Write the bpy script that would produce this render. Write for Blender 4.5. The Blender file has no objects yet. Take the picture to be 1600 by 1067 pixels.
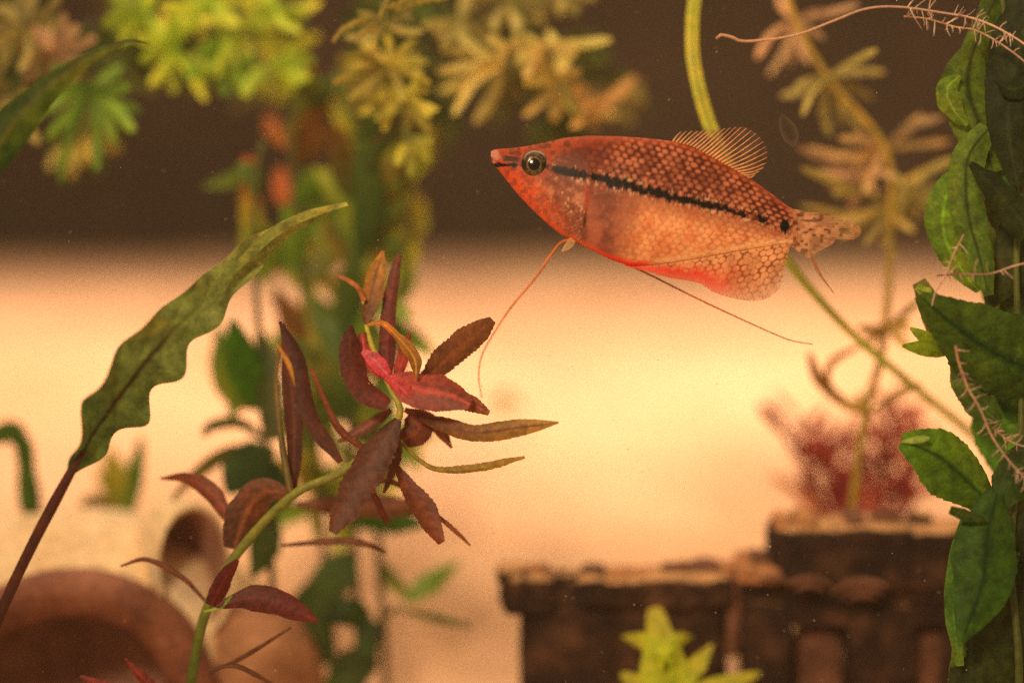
import bpy, math, random
import numpy as np
from mathutils import Vector

# ------------------------------------------------------------------ camera, world, lamps
scene = bpy.context.scene
C = scene.collection
random.seed(7)
F = 3465.0                      # focal length in photograph pixels (1600 wide)
TH = math.radians(8.0)          # camera looks a little down into the tank
CAMZ = 0.22
FOCUS = 0.60

cam_data = bpy.data.cameras.new('camera')
cam = bpy.data.objects.new('camera', cam_data)
C.objects.link(cam)
cam.location = (0, 0, CAMZ)
cam.rotation_euler = (math.radians(90) - TH, 0, 0)
cam_data.sensor_width = 36.0
cam_data.lens = 36.0 * F / 1600.0
cam_data.clip_start = 0.01
cam_data.clip_end = 50
cam_data.dof.use_dof = True
cam_data.dof.focus_distance = FOCUS
cam_data.dof.aperture_fstop = 2.45
scene.camera = cam

world = bpy.data.worlds.new('World')
scene.world = world
world.use_nodes = True
bg = world.node_tree.nodes['Background']
bg.inputs[0].default_value = (1.0, 0.66, 0.40, 1)
bg.inputs[1].default_value = 0.27

def area_lamp(name, loc, target, sx, sy, power, color, spread=180):
    l = bpy.data.lights.new(name, 'AREA')
    l.shape = 'RECTANGLE'; l.size = sx; l.size_y = sy
    l.energy = power; l.color = color; l.spread = math.radians(spread)
    o = bpy.data.objects.new(name, l); C.objects.link(o)
    o.location = loc
    o.rotation_euler = (Vector(target) - Vector(loc)).to_track_quat('-Z', 'Y').to_euler()
    return o
# the strip lamp of the tank hood, above the rear half of the water
area_lamp('hood_and_fill_lamp', (0.03, 0.89, 0.30), (0.03, 0.85, 0.0), 1.05, 0.10, 1.62, (1.0, 0.64, 0.45), 112)
area_lamp('hood_and_fill_lamp', (0.0, 0.68, 0.36), (0.0, 0.68, 0.0), 0.70, 0.06, 0.44, (1.0, 0.70, 0.42), 150)  # second overhead strip, added to brighten plant tops and the fish's back
# unseen warm fill lamp, added in front to brighten the fish's side
area_lamp('front_fill_lamp', (-0.30, -0.30, 0.72), (0.02, 0.62, 0.22), 0.2, 0.2, 0.66, (1.0, 0.70, 0.44), 38)

vs = scene.view_settings
vs.view_transform = 'Standard'
try: vs.look = 'None'
except Exception: pass
vs.exposure = 0.16
vs.gamma = 1.0
vs.use_curve_mapping = False
scene.cycles.use_denoising = False
scene.cycles.max_bounces = 10
scene.cycles.sample_clamp_indirect = 2.5
scene.cycles.sample_clamp_direct = 8.0
scene.cycles.transparent_max_bounces = 24
scene.cycles.caustics_reflective = False
scene.cycles.caustics_refractive = False

# ------------------------------------------------------------------ helpers
ST, CT = math.sin(TH), math.cos(TH)
RIGHT = np.array((1.0, 0, 0)); UP = np.array((0, ST, CT)); FWD = np.array((0, CT, -ST))
ORG = np.array((0, 0, CAMZ))
def P(px, py, d):
    x = (px - 800.0) / F * d; y = -(py - 533.5) / F * d
    return ORG + x * RIGHT + y * UP + d * FWD
def PN(px, py, d):              # arrays
    px, py, d = np.broadcast_arrays(np.asarray(px, float), np.asarray(py, float), np.asarray(d, float))
    x = (px - 800.0) / F * d; y = -(py - 533.5) / F * d
    return ORG + x[..., None] * RIGHT + y[..., None] * UP + d[..., None] * FWD
def lin(c):
    c = np.asarray(c, float) / 255.0
    return np.where(c <= 0.04045, c / 12.92, ((c + 0.055) / 1.055) ** 2.4)

_h = np.random.RandomState(3).rand(256, 256)
def vnoise(x, y):               # smooth value noise 0..1
    x = np.asarray(x, float); y = np.asarray(y, float)
    xi = np.floor(x).astype(int); yi = np.floor(y).astype(int)
    fx = x - xi; fy = y - yi
    fx = fx * fx * (3 - 2 * fx); fy = fy * fy * (3 - 2 * fy)
    a = _h[xi % 256, yi % 256]; b = _h[(xi + 1) % 256, yi % 256]
    c = _h[xi % 256, (yi + 1) % 256]; d = _h[(xi + 1) % 256, (yi + 1) % 256]
    return (a * (1 - fx) + b * fx) * (1 - fy) + (c * (1 - fx) + d * fx) * fy
def fbm(x, y, o=4):
    s = 0; a = 0.5; t = 0
    for k in range(o):
        s = s + a * vnoise(x * 2 ** k + 17 * k, y * 2 ** k + 31 * k); t += a; a *= 0.5
    return s / t

def sstep(a, b, x):
    t = np.clip((np.asarray(x, float) - a) / (b - a), 0, 1)
    return t * t * (3 - 2 * t)

def spline(pts, n):             # Catmull-Rom through the points, n samples by arc length
    p = np.asarray(pts, float)
    if len(p) == 2:
        t = np.linspace(0, 1, n)[:, None]; return p[0] * (1 - t) + p[1] * t
    q = np.vstack([2 * p[0] - p[1], p, 2 * p[-1] - p[-2]])
    out = []
    for i in range(len(p) - 1):
        t = np.linspace(0, 1, 16, endpoint=(i == len(p) - 2))[:, None]
        a, b, c, d = q[i], q[i + 1], q[i + 2], q[i + 3]
        out.append(0.5 * (2 * b + (c - a) * t + (2 * a - 5 * b + 4 * c - d) * t ** 2 + (3 * b - a - 3 * c + d) * t ** 3))
    s = np.vstack(out)
    L = np.concatenate([[0], np.cumsum(np.linalg.norm(np.diff(s, axis=0), axis=1))])
    u = np.linspace(0, L[-1], n)
    return np.stack([np.interp(u, L, s[:, k]) for k in range(s.shape[1])], 1)

def mesh_obj(name, V, faces, mat, parent=None, col=None, smooth=True):
    V = np.asarray(V, float)
    if parent is not None:
        V = V - np.array(parent_origin(parent))
        loc = None
    else:
        loc = V.mean(0) * 0 + np.array([(V[:, 0].min() + V[:, 0].max()) / 2, (V[:, 1].min() + V[:, 1].max()) / 2, V[:, 2].min()])
        V = V - loc
    me = bpy.data.meshes.new(name)
    me.from_pydata(V.tolist(), [], faces if isinstance(faces, list) else faces.tolist())
    if col is not None:
        col = np.asarray(col, float)
        if col.shape[1] == 3: col = np.hstack([col, np.ones((len(col), 1))])
        at = me.color_attributes.new('Col', 'FLOAT_COLOR', 'POINT')
        at.data.foreach_set('color', col.astype(np.float32).ravel())
    if smooth:
        me.polygons.foreach_set('use_smooth', np.ones(len(me.polygons), bool))
    me.materials.append(mat)
    me.update()
    o = bpy.data.objects.new(name, me); C.objects.link(o)
    if parent is not None: o.parent = parent
    else: o.location = loc
    return o
def parent_origin(o):
    v = np.array(o.location, float)
    if o.parent is not None: v = v + parent_origin(o.parent)
    return v
def thing(name, label, cat, loc, group=None):
    o = bpy.data.objects.new(name, None); C.objects.link(o)
    o.empty_display_size = 0.01
    o.location = tuple(loc)
    o['label'] = label; o['category'] = cat
    if group: o['group'] = group
    return o
def tag(o, label, cat, group=None, kind=None):
    if label: o['label'] = label
    if cat: o['category'] = cat
    if group: o['group'] = group
    if kind: o['kind'] = kind
    return o
def grid_faces(n, m, wrap=False):
    i = np.arange(n - 1)[:, None]; j = np.arange(m if wrap else m - 1)[None, :]
    j2 = (j + 1) % m
    a = i * m + j; b = i * m + j2; c = (i + 1) * m + j2; d = (i + 1) * m + j
    return np.stack([a, b, c, d], -1).reshape(-1, 4)

# ------------------------------------------------------------------ materials
def new_mat(name):
    m = bpy.data.materials.new(name); m.use_nodes = True
    nt = m.node_tree
    for n in list(nt.nodes): nt.nodes.remove(n)
    out = nt.nodes.new('ShaderNodeOutputMaterial')
    return m, nt, out
def noise_node(nt, scale, detail=5, rough=0.6, coord='Object'):
    tc = nt.nodes.new('ShaderNodeTexCoord')
    n = nt.nodes.new('ShaderNodeTexNoise')
    n.inputs['Scale'].default_value = scale; n.inputs['Detail'].default_value = detail
    n.inputs['Roughness'].default_value = rough
    nt.links.new(tc.outputs[coord], n.inputs['Vector'])
    return n
def ramp(nt, fac, stops):
    r = nt.nodes.new('ShaderNodeValToRGB')
    e = r.color_ramp.elements
    while len(e) < len(stops): e.new(0.5)
    for k, (p, c) in enumerate(stops):
        e[k].position = p; e[k].color = (*c, 1)
    nt.links.new(fac, r.inputs[0])
    return r
def mixcol(nt, a, b, fac, mode='MIX'):
    n = nt.nodes.new('ShaderNodeMix'); n.data_type = 'RGBA'; n.blend_type = mode
    if hasattr(fac, 'links') or hasattr(fac, 'is_linked'): nt.links.new(fac, n.inputs[0])
    else: n.inputs[0].default_value = fac
    for s, v in ((6, a), (7, b)):
        if hasattr(v, 'is_linked'): nt.links.new(v, n.inputs[s])
        else: n.inputs[s].default_value = (*v, 1)
    return n.outputs[2]

def leaf_material(name, transl=0.45, rough=0.45, nscale=350, bump=0.25, var=0.55, spec=0.35, patch=0.6):
    m, nt, out = new_mat(name)
    at = nt.nodes.new('ShaderNodeAttribute'); at.attribute_name = 'Col'
    n = noise_node(nt, nscale, 6, 0.65)
    r = ramp(nt, n.outputs[0], [(0.3, (1 - var, 1 - var, 1 - var)), (0.7, (1 + var * 0.35,) * 3)])
    col = mixcol(nt, at.outputs['Color'], r.outputs[0], 1.0, 'MULTIPLY')
    n2 = noise_node(nt, nscale * 5, 2, 0.5)
    r2 = ramp(nt, n2.outputs[0], [(0.35, (0.86, 0.86, 0.86)), (0.7, (1.12, 1.1, 1.05))])
    col = mixcol(nt, col, r2.outputs[0], 1.0, 'MULTIPLY')
    n3 = noise_node(nt, nscale * 0.28, 5, 0.7)
    r3 = ramp(nt, n3.outputs[0], [(0.38, (0.86, 0.92, 0.9)), (0.52, (1.0, 1.0, 1.0)), (0.66, (1.5, 1.18, 0.85))])
    col = mixcol(nt, col, r3.outputs[0], patch, 'MULTIPLY')
    n4 = noise_node(nt, nscale * 2.2, 3, 0.6)
    r4 = ramp(nt, n4.outputs[0], [(0.66, (1, 1, 1)), (0.74, (1.5, 1.4, 1.2))])
    col = mixcol(nt, col, r4.outputs[0], patch, 'MULTIPLY')
    p = nt.nodes.new('ShaderNodeBsdfPrincipled')
    p.inputs['Roughness'].default_value = rough
    p.inputs['Specular IOR Level'].default_value = spec
    nt.links.new(col, p.inputs['Base Color'])
    b = nt.nodes.new('ShaderNodeBump'); b.inputs['Strength'].default_value = bump; b.inputs['Distance'].default_value = 0.0006
    nt.links.new(n.outputs[0], b.inputs['Height']); nt.links.new(b.outputs[0], p.inputs['Normal'])
    t = nt.nodes.new('ShaderNodeBsdfTranslucent')
    nt.links.new(col, t.inputs['Color'])
    mx = nt.nodes.new('ShaderNodeMixShader'); mx.inputs[0].default_value = transl
    nt.links.new(p.outputs[0], mx.inputs[1]); nt.links.new(t.outputs[0], mx.inputs[2])
    nt.links.new(mx.outputs[0], out.inputs['Surface'])
    return m
def stone_material(name, c0, c1, c2, scale=60, rough=0.85, bump=0.6, dist=0.003):
    m, nt, out = new_mat(name)
    n = noise_node(nt, scale, 8, 0.65)
    r = ramp(nt, n.outputs[0], [(0.3, c0), (0.52, c1), (0.72, c2)])
    n2 = noise_node(nt, scale * 7, 4, 0.6)
    r2 = ramp(nt, n2.outputs[0], [(0.3, (0.7, 0.7, 0.7)), (0.7, (1.2, 1.2, 1.2))])
    col = mixcol(nt, r.outputs[0], r2.outputs[0], 1.0, 'MULTIPLY')
    p = nt.nodes.new('ShaderNodeBsdfPrincipled')
    p.inputs['Roughness'].default_value = rough
    p.inputs['Specular IOR Level'].default_value = 0.25
    nt.links.new(col, p.inputs['Base Color'])
    b = nt.nodes.new('ShaderNodeBump'); b.inputs['Strength'].default_value = bump; b.inputs['Distance'].default_value = dist
    nt.links.new(n2.outputs[0], b.inputs['Height']); nt.links.new(b.outputs[0], p.inputs['Normal'])
    nt.links.new(p.outputs[0], out.inputs['Surface'])
    return m
def attr_material(name, rough=0.4, spec=0.5, coat=0.0, alpha=False, transl=0.0, sss=0.0, nscale=900, bump=0.0):
    m, nt, out = new_mat(name)
    at = nt.nodes.new('ShaderNodeAttribute'); at.attribute_name = 'Col'
    n = noise_node(nt, nscale, 4, 0.6)
    r = ramp(nt, n.outputs[0], [(0.3, (0.8, 0.8, 0.8)), (0.7, (1.15, 1.15, 1.15))])
    col = mixcol(nt, at.outputs['Color'], r.outputs[0], 1.0, 'MULTIPLY')
    p = nt.nodes.new('ShaderNodeBsdfPrincipled')
    p.inputs['Roughness'].default_value = rough
    p.inputs['Specular IOR Level'].default_value = spec
    p.inputs['Coat Weight'].default_value = coat
    p.inputs['Coat Roughness'].default_value = 0.15
    nt.links.new(col, p.inputs['Base Color'])
    if sss:
        p.inputs['Subsurface Weight'].default_value = sss
        p.inputs['Subsurface Radius'].default_value = (0.003, 0.0012, 0.0006)
        p.inputs['Subsurface Scale'].default_value = 1.0
    if bump:
        b = nt.nodes.new('ShaderNodeBump'); b.inputs['Strength'].default_value = bump; b.inputs['Distance'].default_value = 0.0003
        nt.links.new(n.outputs[0], b.inputs['Height']); nt.links.new(b.outputs[0], p.inputs['Normal'])
    sh = p.outputs[0]
    if transl:
        t = nt.nodes.new('ShaderNodeBsdfTranslucent'); nt.links.new(col, t.inputs['Color'])
        mx = nt.nodes.new('ShaderNodeMixShader'); mx.inputs[0].default_value = transl
        nt.links.new(sh, mx.inputs[1]); nt.links.new(t.outputs[0], mx.inputs[2]); sh = mx.outputs[0]
    if alpha:
        tr = nt.nodes.new('ShaderNodeBsdfTransparent')
        mx = nt.nodes.new('ShaderNodeMixShader')
        nt.links.new(at.outputs['Alpha'], mx.inputs[0])
        nt.links.new(tr.outputs[0], mx.inputs[1]); nt.links.new(sh, mx.inputs[2]); sh = mx.outputs[0]
    nt.links.new(sh, out.inputs['Surface'])
    return m

M_leaf = leaf_material('leaf_green', 0.5)
M_red = leaf_material('leaf_red', 0.42, 0.5, 500, 0.3, 0.5)
M_frond = leaf_material('leaf_fine', 0.5, 0.5, 250, 0.2, 0.4)
M_big = leaf_material('leaf_broad', 0.45, 0.55, 260, 0.7, 0.6, 0.2, 1.0)
M_stem = leaf_material('stem', 0.1, 0.5, 400, 0.3, 0.4)
M_glow = leaf_material('leaf_thin', 0.62, 0.4, 350, 0.15, 0.25)
M_root = attr_material('rootlet', 0.4, 0.5, transl=0.3)

# ------------------------------------------------------------------ leaf, tube and frond builders
def leaf_geo(pts, widths, c0, c1=None, tilt=0.0, fold=0.18, wave=0.0, nwave=5, serr=0.0, nserr=14, n=22, m=7,
             rib=None, rib_len=1.0, halves=None, twist=0.0, seed=None, veins=0):
    """pts: (px, py, depth) along the midrib; widths: apparent full widths in px along it."""
    rnd = np.random.RandomState(seed if seed is not None else random.randrange(10 ** 6))
    W = np.array([P(*p) for p in pts])
    Lc = spline(W, n)
    t = np.linspace(0, 1, n)
    wpx = np.interp(t, np.linspace(0, 1, len(widths)), widths)
    k = np.array([0.25, 0.5, 0.25])
    wp = np.pad(wpx, 1, mode='edge'); ws = np.convolve(wp, k, 'valid'); ws[0] = wpx[0]; ws[-1] = wpx[-1]
    dep = np.dot(Lc - ORG, FWD)
    half = 0.5 * ws * dep / F
    T = np.gradient(Lc, axis=0); T /= np.linalg.norm(T, axis=1)[:, None] + 1e-12
    view = (Lc - ORG); view /= np.linalg.norm(view, axis=1)[:, None]
    S = np.cross(T, view); S /= np.linalg.norm(S, axis=1)[:, None] + 1e-9
    for i in range(1, n):
        if np.dot(S[i], S[i - 1]) < 0: S[i] = -S[i]
    N = np.cross(S, T)
    a = math.radians(1) * (tilt + twist * (t - 0.5))
    S2 = S * np.cos(a)[:, None] + N * np.sin(a)[:, None]
    N2 = -S * np.sin(a)[:, None] + N * np.cos(a)[:, None]
    s = np.linspace(-1, 1, m)
    ph = rnd.rand(2) * 6.28
    V = np.zeros((n, m, 3)); col = np.zeros((n, m, 3))
    c0 = lin(c0); c1 = c0 if c1 is None else lin(c1)
    for j, sv in enumerate(s):
        side = 0 if sv < 0 else 1
        edge = abs(sv) ** 1.5
        tt = t * nserr + ph[side] + 0.9 * vnoise(t * 5 + ph[0] * 3, t * 0 + side * 3.3)
        hw = half * (1 + serr * edge * (((tt % 1) ** 1.5) - 0.5) * 2 * (0.35 + 1.3 * _h[np.floor(tt).astype(int) % 256, 17 + side])
                     + 0.10 * edge * (vnoise(t * 7 + ph[side] * 9, t * 0 + side * 5) - 0.5) * 2
                     + wave * 0.35 * edge * np.sin(t * nwave * 6.28 * 0.9 + ph[side]))
        off = half * (fold * sv * sv) + half * wave * edge * np.sin(t * nwave * 6.28 + ph[side] + 1.3)
        V[:, j] = Lc + S2 * (hw * sv)[:, None] + N2 * off[:, None]
        cc = c0[None] * (1 - t[:, None]) + c1[None] * t[:, None]
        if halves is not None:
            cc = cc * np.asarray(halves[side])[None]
        var = 0.75 + 0.5 * fbm(t * 6 + ph[0] * 5, t * 0 + sv * 2 + ph[1] * 3, 3)
        col[:, j] = cc * var[:, None]
        if veins:
            vw = np.abs(((t * veins - abs(sv) * 1.3 + 0.15 * side) % 1) - 0.5) * 2
            col[:, j] = col[:, j] * (1 + 0.38 * sstep(0.72, 1.0, vw) * (1 - 0.5 * abs(sv)))[:, None]
            off2 = half * 0.02 * np.cos((t * veins - abs(sv) * 1.3 + 0.15 * side) * 6.28)
            V[:, j] += N2 * off2[:, None]
        if rib is not None and abs(sv) < 1e-6:
            f = (sstep(rib_len + 0.15, rib_len - 0.1, t))[:, None]
            col[:, j] = col[:, j] * (1 - f) + lin(rib)[None] * f
    return V.reshape(-1, 3), grid_faces(n, m), col.reshape(-1, 3)
def leaf(root, pts, widths, c0, c1=None, mat=None, name='leaf', **kw):
    V, f, c = leaf_geo(pts, widths, c0, c1, **kw)
    return mesh_obj(name, V, f, mat or M_leaf, root, c)

def tube_geo(W, rad, c0, c1=None, n=24, m=8):
    W = np.asarray(W, float)
    Lc = spline(W, n); t = np.linspace(0, 1, n)
    r = np.interp(t, np.linspace(0, 1, len(rad)), rad)
    T = np.gradient(Lc, axis=0); T /= np.linalg.norm(T, axis=1)[:, None] + 1e-12
    ref = np.array((0.13, 0.98, 0.1))
    A = np.cross(T, ref); A /= np.linalg.norm(A, axis=1)[:, None] + 1e-9
    B = np.cross(T, A)
    ph = np.linspace(0, 2 * math.pi, m, endpoint=False)
    V = Lc[:, None] + (A[:, None] * np.cos(ph)[None, :, None] + B[:, None] * np.sin(ph)[None, :, None]) * r[:, None, None]
    c0 = lin(c0); c1 = c0 if c1 is None else lin(c1)
    cc = (c0[None] * (1 - t[:, None]) + c1[None] * t[:, None])
    cc = cc * (0.8 + 0.4 * vnoise(t * 9 + W[0, 0] * 900, t * 0))[:, None]
    col = np.repeat(cc[:, None], m, 1).reshape(-1, 3)
    V = V.reshape(-1, 3)
    F_ = grid_faces(n, m, True).tolist()
    F_.append(list(range(m - 1, -1, -1))); F_.append([(n - 1) * m + k for k in range(m)])
    return V, F_, col
def tube(root, pts, radpx, c0, c1=None, mat=None, name='stem', n=24, m=8):
    W = np.array([P(*p) for p in pts]); d = np.mean([p[2] for p in pts])
    V, f, c = tube_geo(W, np.asarray(radpx, float) * d / F, c0, c1, n, m)
    return mesh_obj(name, V, f, mat or M_stem, root, c)
def join_geo(parts):
    Vs, Fs, Cs, o = [], [], [], 0
    for V, f, c in parts:
        Vs.append(V); Cs.append(c)
        f = f if isinstance(f, list) else f.tolist()
        Fs += [[i + o for i in q] for q in f]; o += len(V)
    return np.vstack(Vs), Fs, np.vstack(Cs)

LOBE = (6, 11, 15, 18, 19, 19, 16, 7)
def frond(root, center, tips, d, w=1.0, c0=(90, 120, 20), c1=None, mat=None, dj=0.03, bend=0.12, name='frond'):
    """a deeply cut leaf: finger lobes that leave one point"""
    parts = []
    cd = d + random.uniform(-dj, dj) * 0.4
    ts = sorted(tips, key=lambda q: math.atan2(q[1] - center[1], q[0] - center[0])); ext = []
    for k in range(len(ts)):
        a, b_ = ts[k], ts[(k + 1) % len(ts)]
        a1 = math.atan2(a[1] - center[1], a[0] - center[0]); a2 = math.atan2(b_[1] - center[1], b_[0] - center[0])
        ga = (a2 - a1) % 6.283
        if 0.42 < ga < 1.6:
            ln = 0.42 * (math.hypot(a[0] - center[0], a[1] - center[1]) + math.hypot(b_[0] - center[0], b_[1] - center[1]))
            ext.append((center[0] + ln * math.cos(a1 + ga / 2), center[1] + ln * math.sin(a1 + ga / 2)))
    for (tx, ty) in list(tips) + ext:
        td = cd + random.uniform(-dj, dj)
        mx, my = (center[0] + tx) / 2, (center[1] + ty) / 2
        L = math.hypot(tx - center[0], ty - center[1])
        b = random.uniform(-bend, bend)
        mx += -(ty - center[1]) * b; my += (tx - center[0]) * b
        ww = [w * v * random.uniform(0.85, 1.15) for v in LOBE]
        g = random.uniform(0.75, 1.25)
        k0 = [min(255, v * g) for v in c0]; k1 = [min(255, v * g) for v in (c1 or c0)]
        parts.append(leaf_geo([(center[0], center[1], cd), (mx, my, (cd + td) / 2), (tx, ty, td)], ww, k0, k1,
                              tilt=random.uniform(-45, 45), fold=0.3, serr=0.05, nserr=6, n=14, m=5, wave=0.06))
    V, f, c = join_geo(parts)
    return mesh_obj(name, V, f, mat or M_frond, root, c)

# ------------------------------------------------------------------ the setting: sand bed and dark rear panel
BY = [0.20, 0.62, 0.695, 0.74, 0.78, 0.90, 1.00, 1.07, 1.25]
BZ = [-0.004, 0.000, 0.004, 0.046, 0.058, 0.088, 0.104, 0.109, 0.108]  # steep front step shaped so the near sand slope falls into shade
def bed_z(x, y):
    y = np.asarray(y, float) + 0.02 * (fbm(np.asarray(x, float) * 9 + 20, np.asarray(y, float) * 4 + 7, 2) - 0.5)
    z = sum(np.interp(y + k * 0.008, BY, BZ) for k in (-2, -1, 0, 1, 2)) / 5
    return z + 0.006 * (fbm(np.asarray(x) * 14 + 50, np.asarray(y) * 14 + 50, 3) - 0.5)
def on_bed(px, d):
    """point of the bed below pixel column px at camera depth d"""
    y = d * CT + 0.0
    x = (px - 800.0) / F * d
    return np.array((x, y, float(bed_z(x, y))))
gx = np.linspace(-0.75, 0.75, 151); gy = np.concatenate([np.linspace(0.20, 0.6, 20), np.linspace(0.605, 1.2, 120)])
GX, GY = np.meshgrid(gx, gy, indexing='ij')
GZ = bed_z(GX, GY) + 0.0012 * (fbm(GX * 120, GY * 120, 2) - 0.5)
m, nt, out = new_mat('sand')
n1 = noise_node(nt, 9, 4, 0.6); r1 = ramp(nt, n1.outputs[0], [(0.3, tuple(lin((212, 172, 132)))), (0.7, tuple(lin((232, 198, 160))))])
n2 = noise_node(nt, 900, 3, 0.7); r2 = ramp(nt, n2.outputs[0], [(0.3, (0.62, 0.6, 0.58)), (0.5, (1, 1, 1)), (0.75, (1.2, 1.18, 1.1))])
col = mixcol(nt, r1.outputs[0], r2.outputs[0], 1.0, 'MULTIPLY')
p = nt.nodes.new('ShaderNodeBsdfPrincipled'); p.inputs['Roughness'].default_value = 0.95; p.inputs['Specular IOR Level'].default_value = 0.1
nt.links.new(col, p.inputs['Base Color'])
b = nt.nodes.new('ShaderNodeBump'); b.inputs['Strength'].default_value = 0.5; b.inputs['Distance'].default_value = 0.001
nt.links.new(n2.outputs[0], b.inputs['Height']); nt.links.new(b.outputs[0], p.inputs['Normal'])
nt.links.new(p.outputs[0], out.inputs['Surface'])
sand = mesh_obj('sand_bed', np.stack([GX, GY, GZ], -1).reshape(-1, 3), grid_faces(len(gx), len(gy)), m)
sand['kind'] = 'structure'
M_back = stone_material('rear_panel', tuple(lin((48, 38, 25))), tuple(lin((64, 51, 36))), tuple(lin((82, 65, 50))), 9, 0.9, 0.4, 0.002)
bx = np.linspace(-0.75, 0.75, 61); bz = np.linspace(0.06, 0.62, 31)
BX, BZZ = np.meshgrid(bx, bz, indexing='ij')
BYY = 1.10 + 0.008 * (fbm(BX * 10 + 9, BZZ * 10 + 4, 3) - 0.5)
back = mesh_obj('rear_wall', np.stack([BX, BYY, BZZ], -1).reshape(-1, 3), grid_faces(len(bx), len(bz)), M_back)
back['kind'] = 'structure'

# ------------------------------------------------------------------ the fish
FD = FOCUS
fish = thing('fish', 'orange brown gourami fish with black lateral stripe and pearl spots', 'fish', P(1000, 420, FD))
TOPX = [767, 772, 779, 800, 823, 855, 882, 918, 967, 1012, 1053, 1080, 1125, 1170, 1206, 1230, 1246]
TOPY = [237, 234, 233, 231.5, 228.5, 222, 215.5, 212, 213, 216, 221, 228, 252, 277.5, 303, 322, 330]
BOTX = [767, 772, 779, 792, 810, 832, 855, 877, 900, 922, 954, 985, 1018, 1055, 1090, 1150, 1200, 1222, 1234, 1246]
BOTY = [252, 259, 266, 283, 305, 328, 350, 367, 379, 390, 406, 416, 415, 410, 404.5, 393.5, 385, 382, 383, 385]
THX = [767, 772, 780, 800, 830, 870, 920, 980, 1050, 1120, 1180, 1225, 1246]
THW = [5.0, 7.5, 9, 14.5, 20, 26, 30.5, 31, 26, 19, 12.5, 7.0, 1.6]
def smooth_interp(x, X, Y):
    v = np.interp(x, X, Y); return v
def curve(X, Y, n=1200):
    xs = np.linspace(X[0], X[-1], n); ys = np.interp(xs, X, Y)
    k = np.hanning(41); k /= k.sum()
    yp = np.concatenate([2 * ys[0] - ys[1:21][::-1], ys, 2 * ys[-1] - ys[-21:-1][::-1]])
    return xs, np.convolve(yp, k, 'valid')
_tx, _ty = curve(TOPX, TOPY); _bx, _by = curve(BOTX, BOTY); _wx, _wy = curve(THX, THW)
def f_top(x): return np.interp(x, _tx, _ty)
def f_bot(x): return np.interp(x, _bx, _by)
def f_th(x): return np.interp(x, _wx, _wy)
SX = [840, 862, 880, 915, 950, 1000, 1050, 1100, 1150, 1190, 1225, 1260]
SY = [258, 263, 267.5, 274, 282, 296, 308, 319.5, 330.5, 342, 354, 364]
def f_str(x): return np.interp(x, SX, SY)

def hexspots(s, t):
    """distance 0 (centre of a scale) .. 1 (its edge) on an offset lattice"""
    r0 = np.floor(t); best = np.full(np.shape(s), 9.0)
    for dr in (0, 1):
        r = r0 + dr; sh = 0.5 * (r % 2)
        c = np.round(s - sh) + sh
        jx = 0.22 * (_h[(c * 2).astype(int) % 256, r.astype(int) % 256] - .5); jy = 0.22 * (_h[r.astype(int) % 256, (c * 2).astype(int) % 256] - .5)
        dd = np.hypot((s - c - jx) * 1.0, (t - r - jy) * 0.86) * (0.82 + 0.4 * _h[(c * 2 + 71).astype(int) % 256, (r + 33).astype(int) % 256])
        best = np.minimum(best, dd)
    return np.clip(best / 0.56, 0, 1)
def body_scale(x, y):
    t = (y - f_str(x))
    f = 0.72 + 0.28 * np.clip((1250 - x) / 300, 0, 1)
    s = x / 13.2 * (1 + 0.0) + 0.12 * t / 10
    return hexspots(s + 0.10 * (vnoise(x / 30, y / 30) - .5), t / (9.4 * f))
def mix(a, b, f):
    return a * (1 - f[..., None]) + b * f[..., None]
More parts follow.
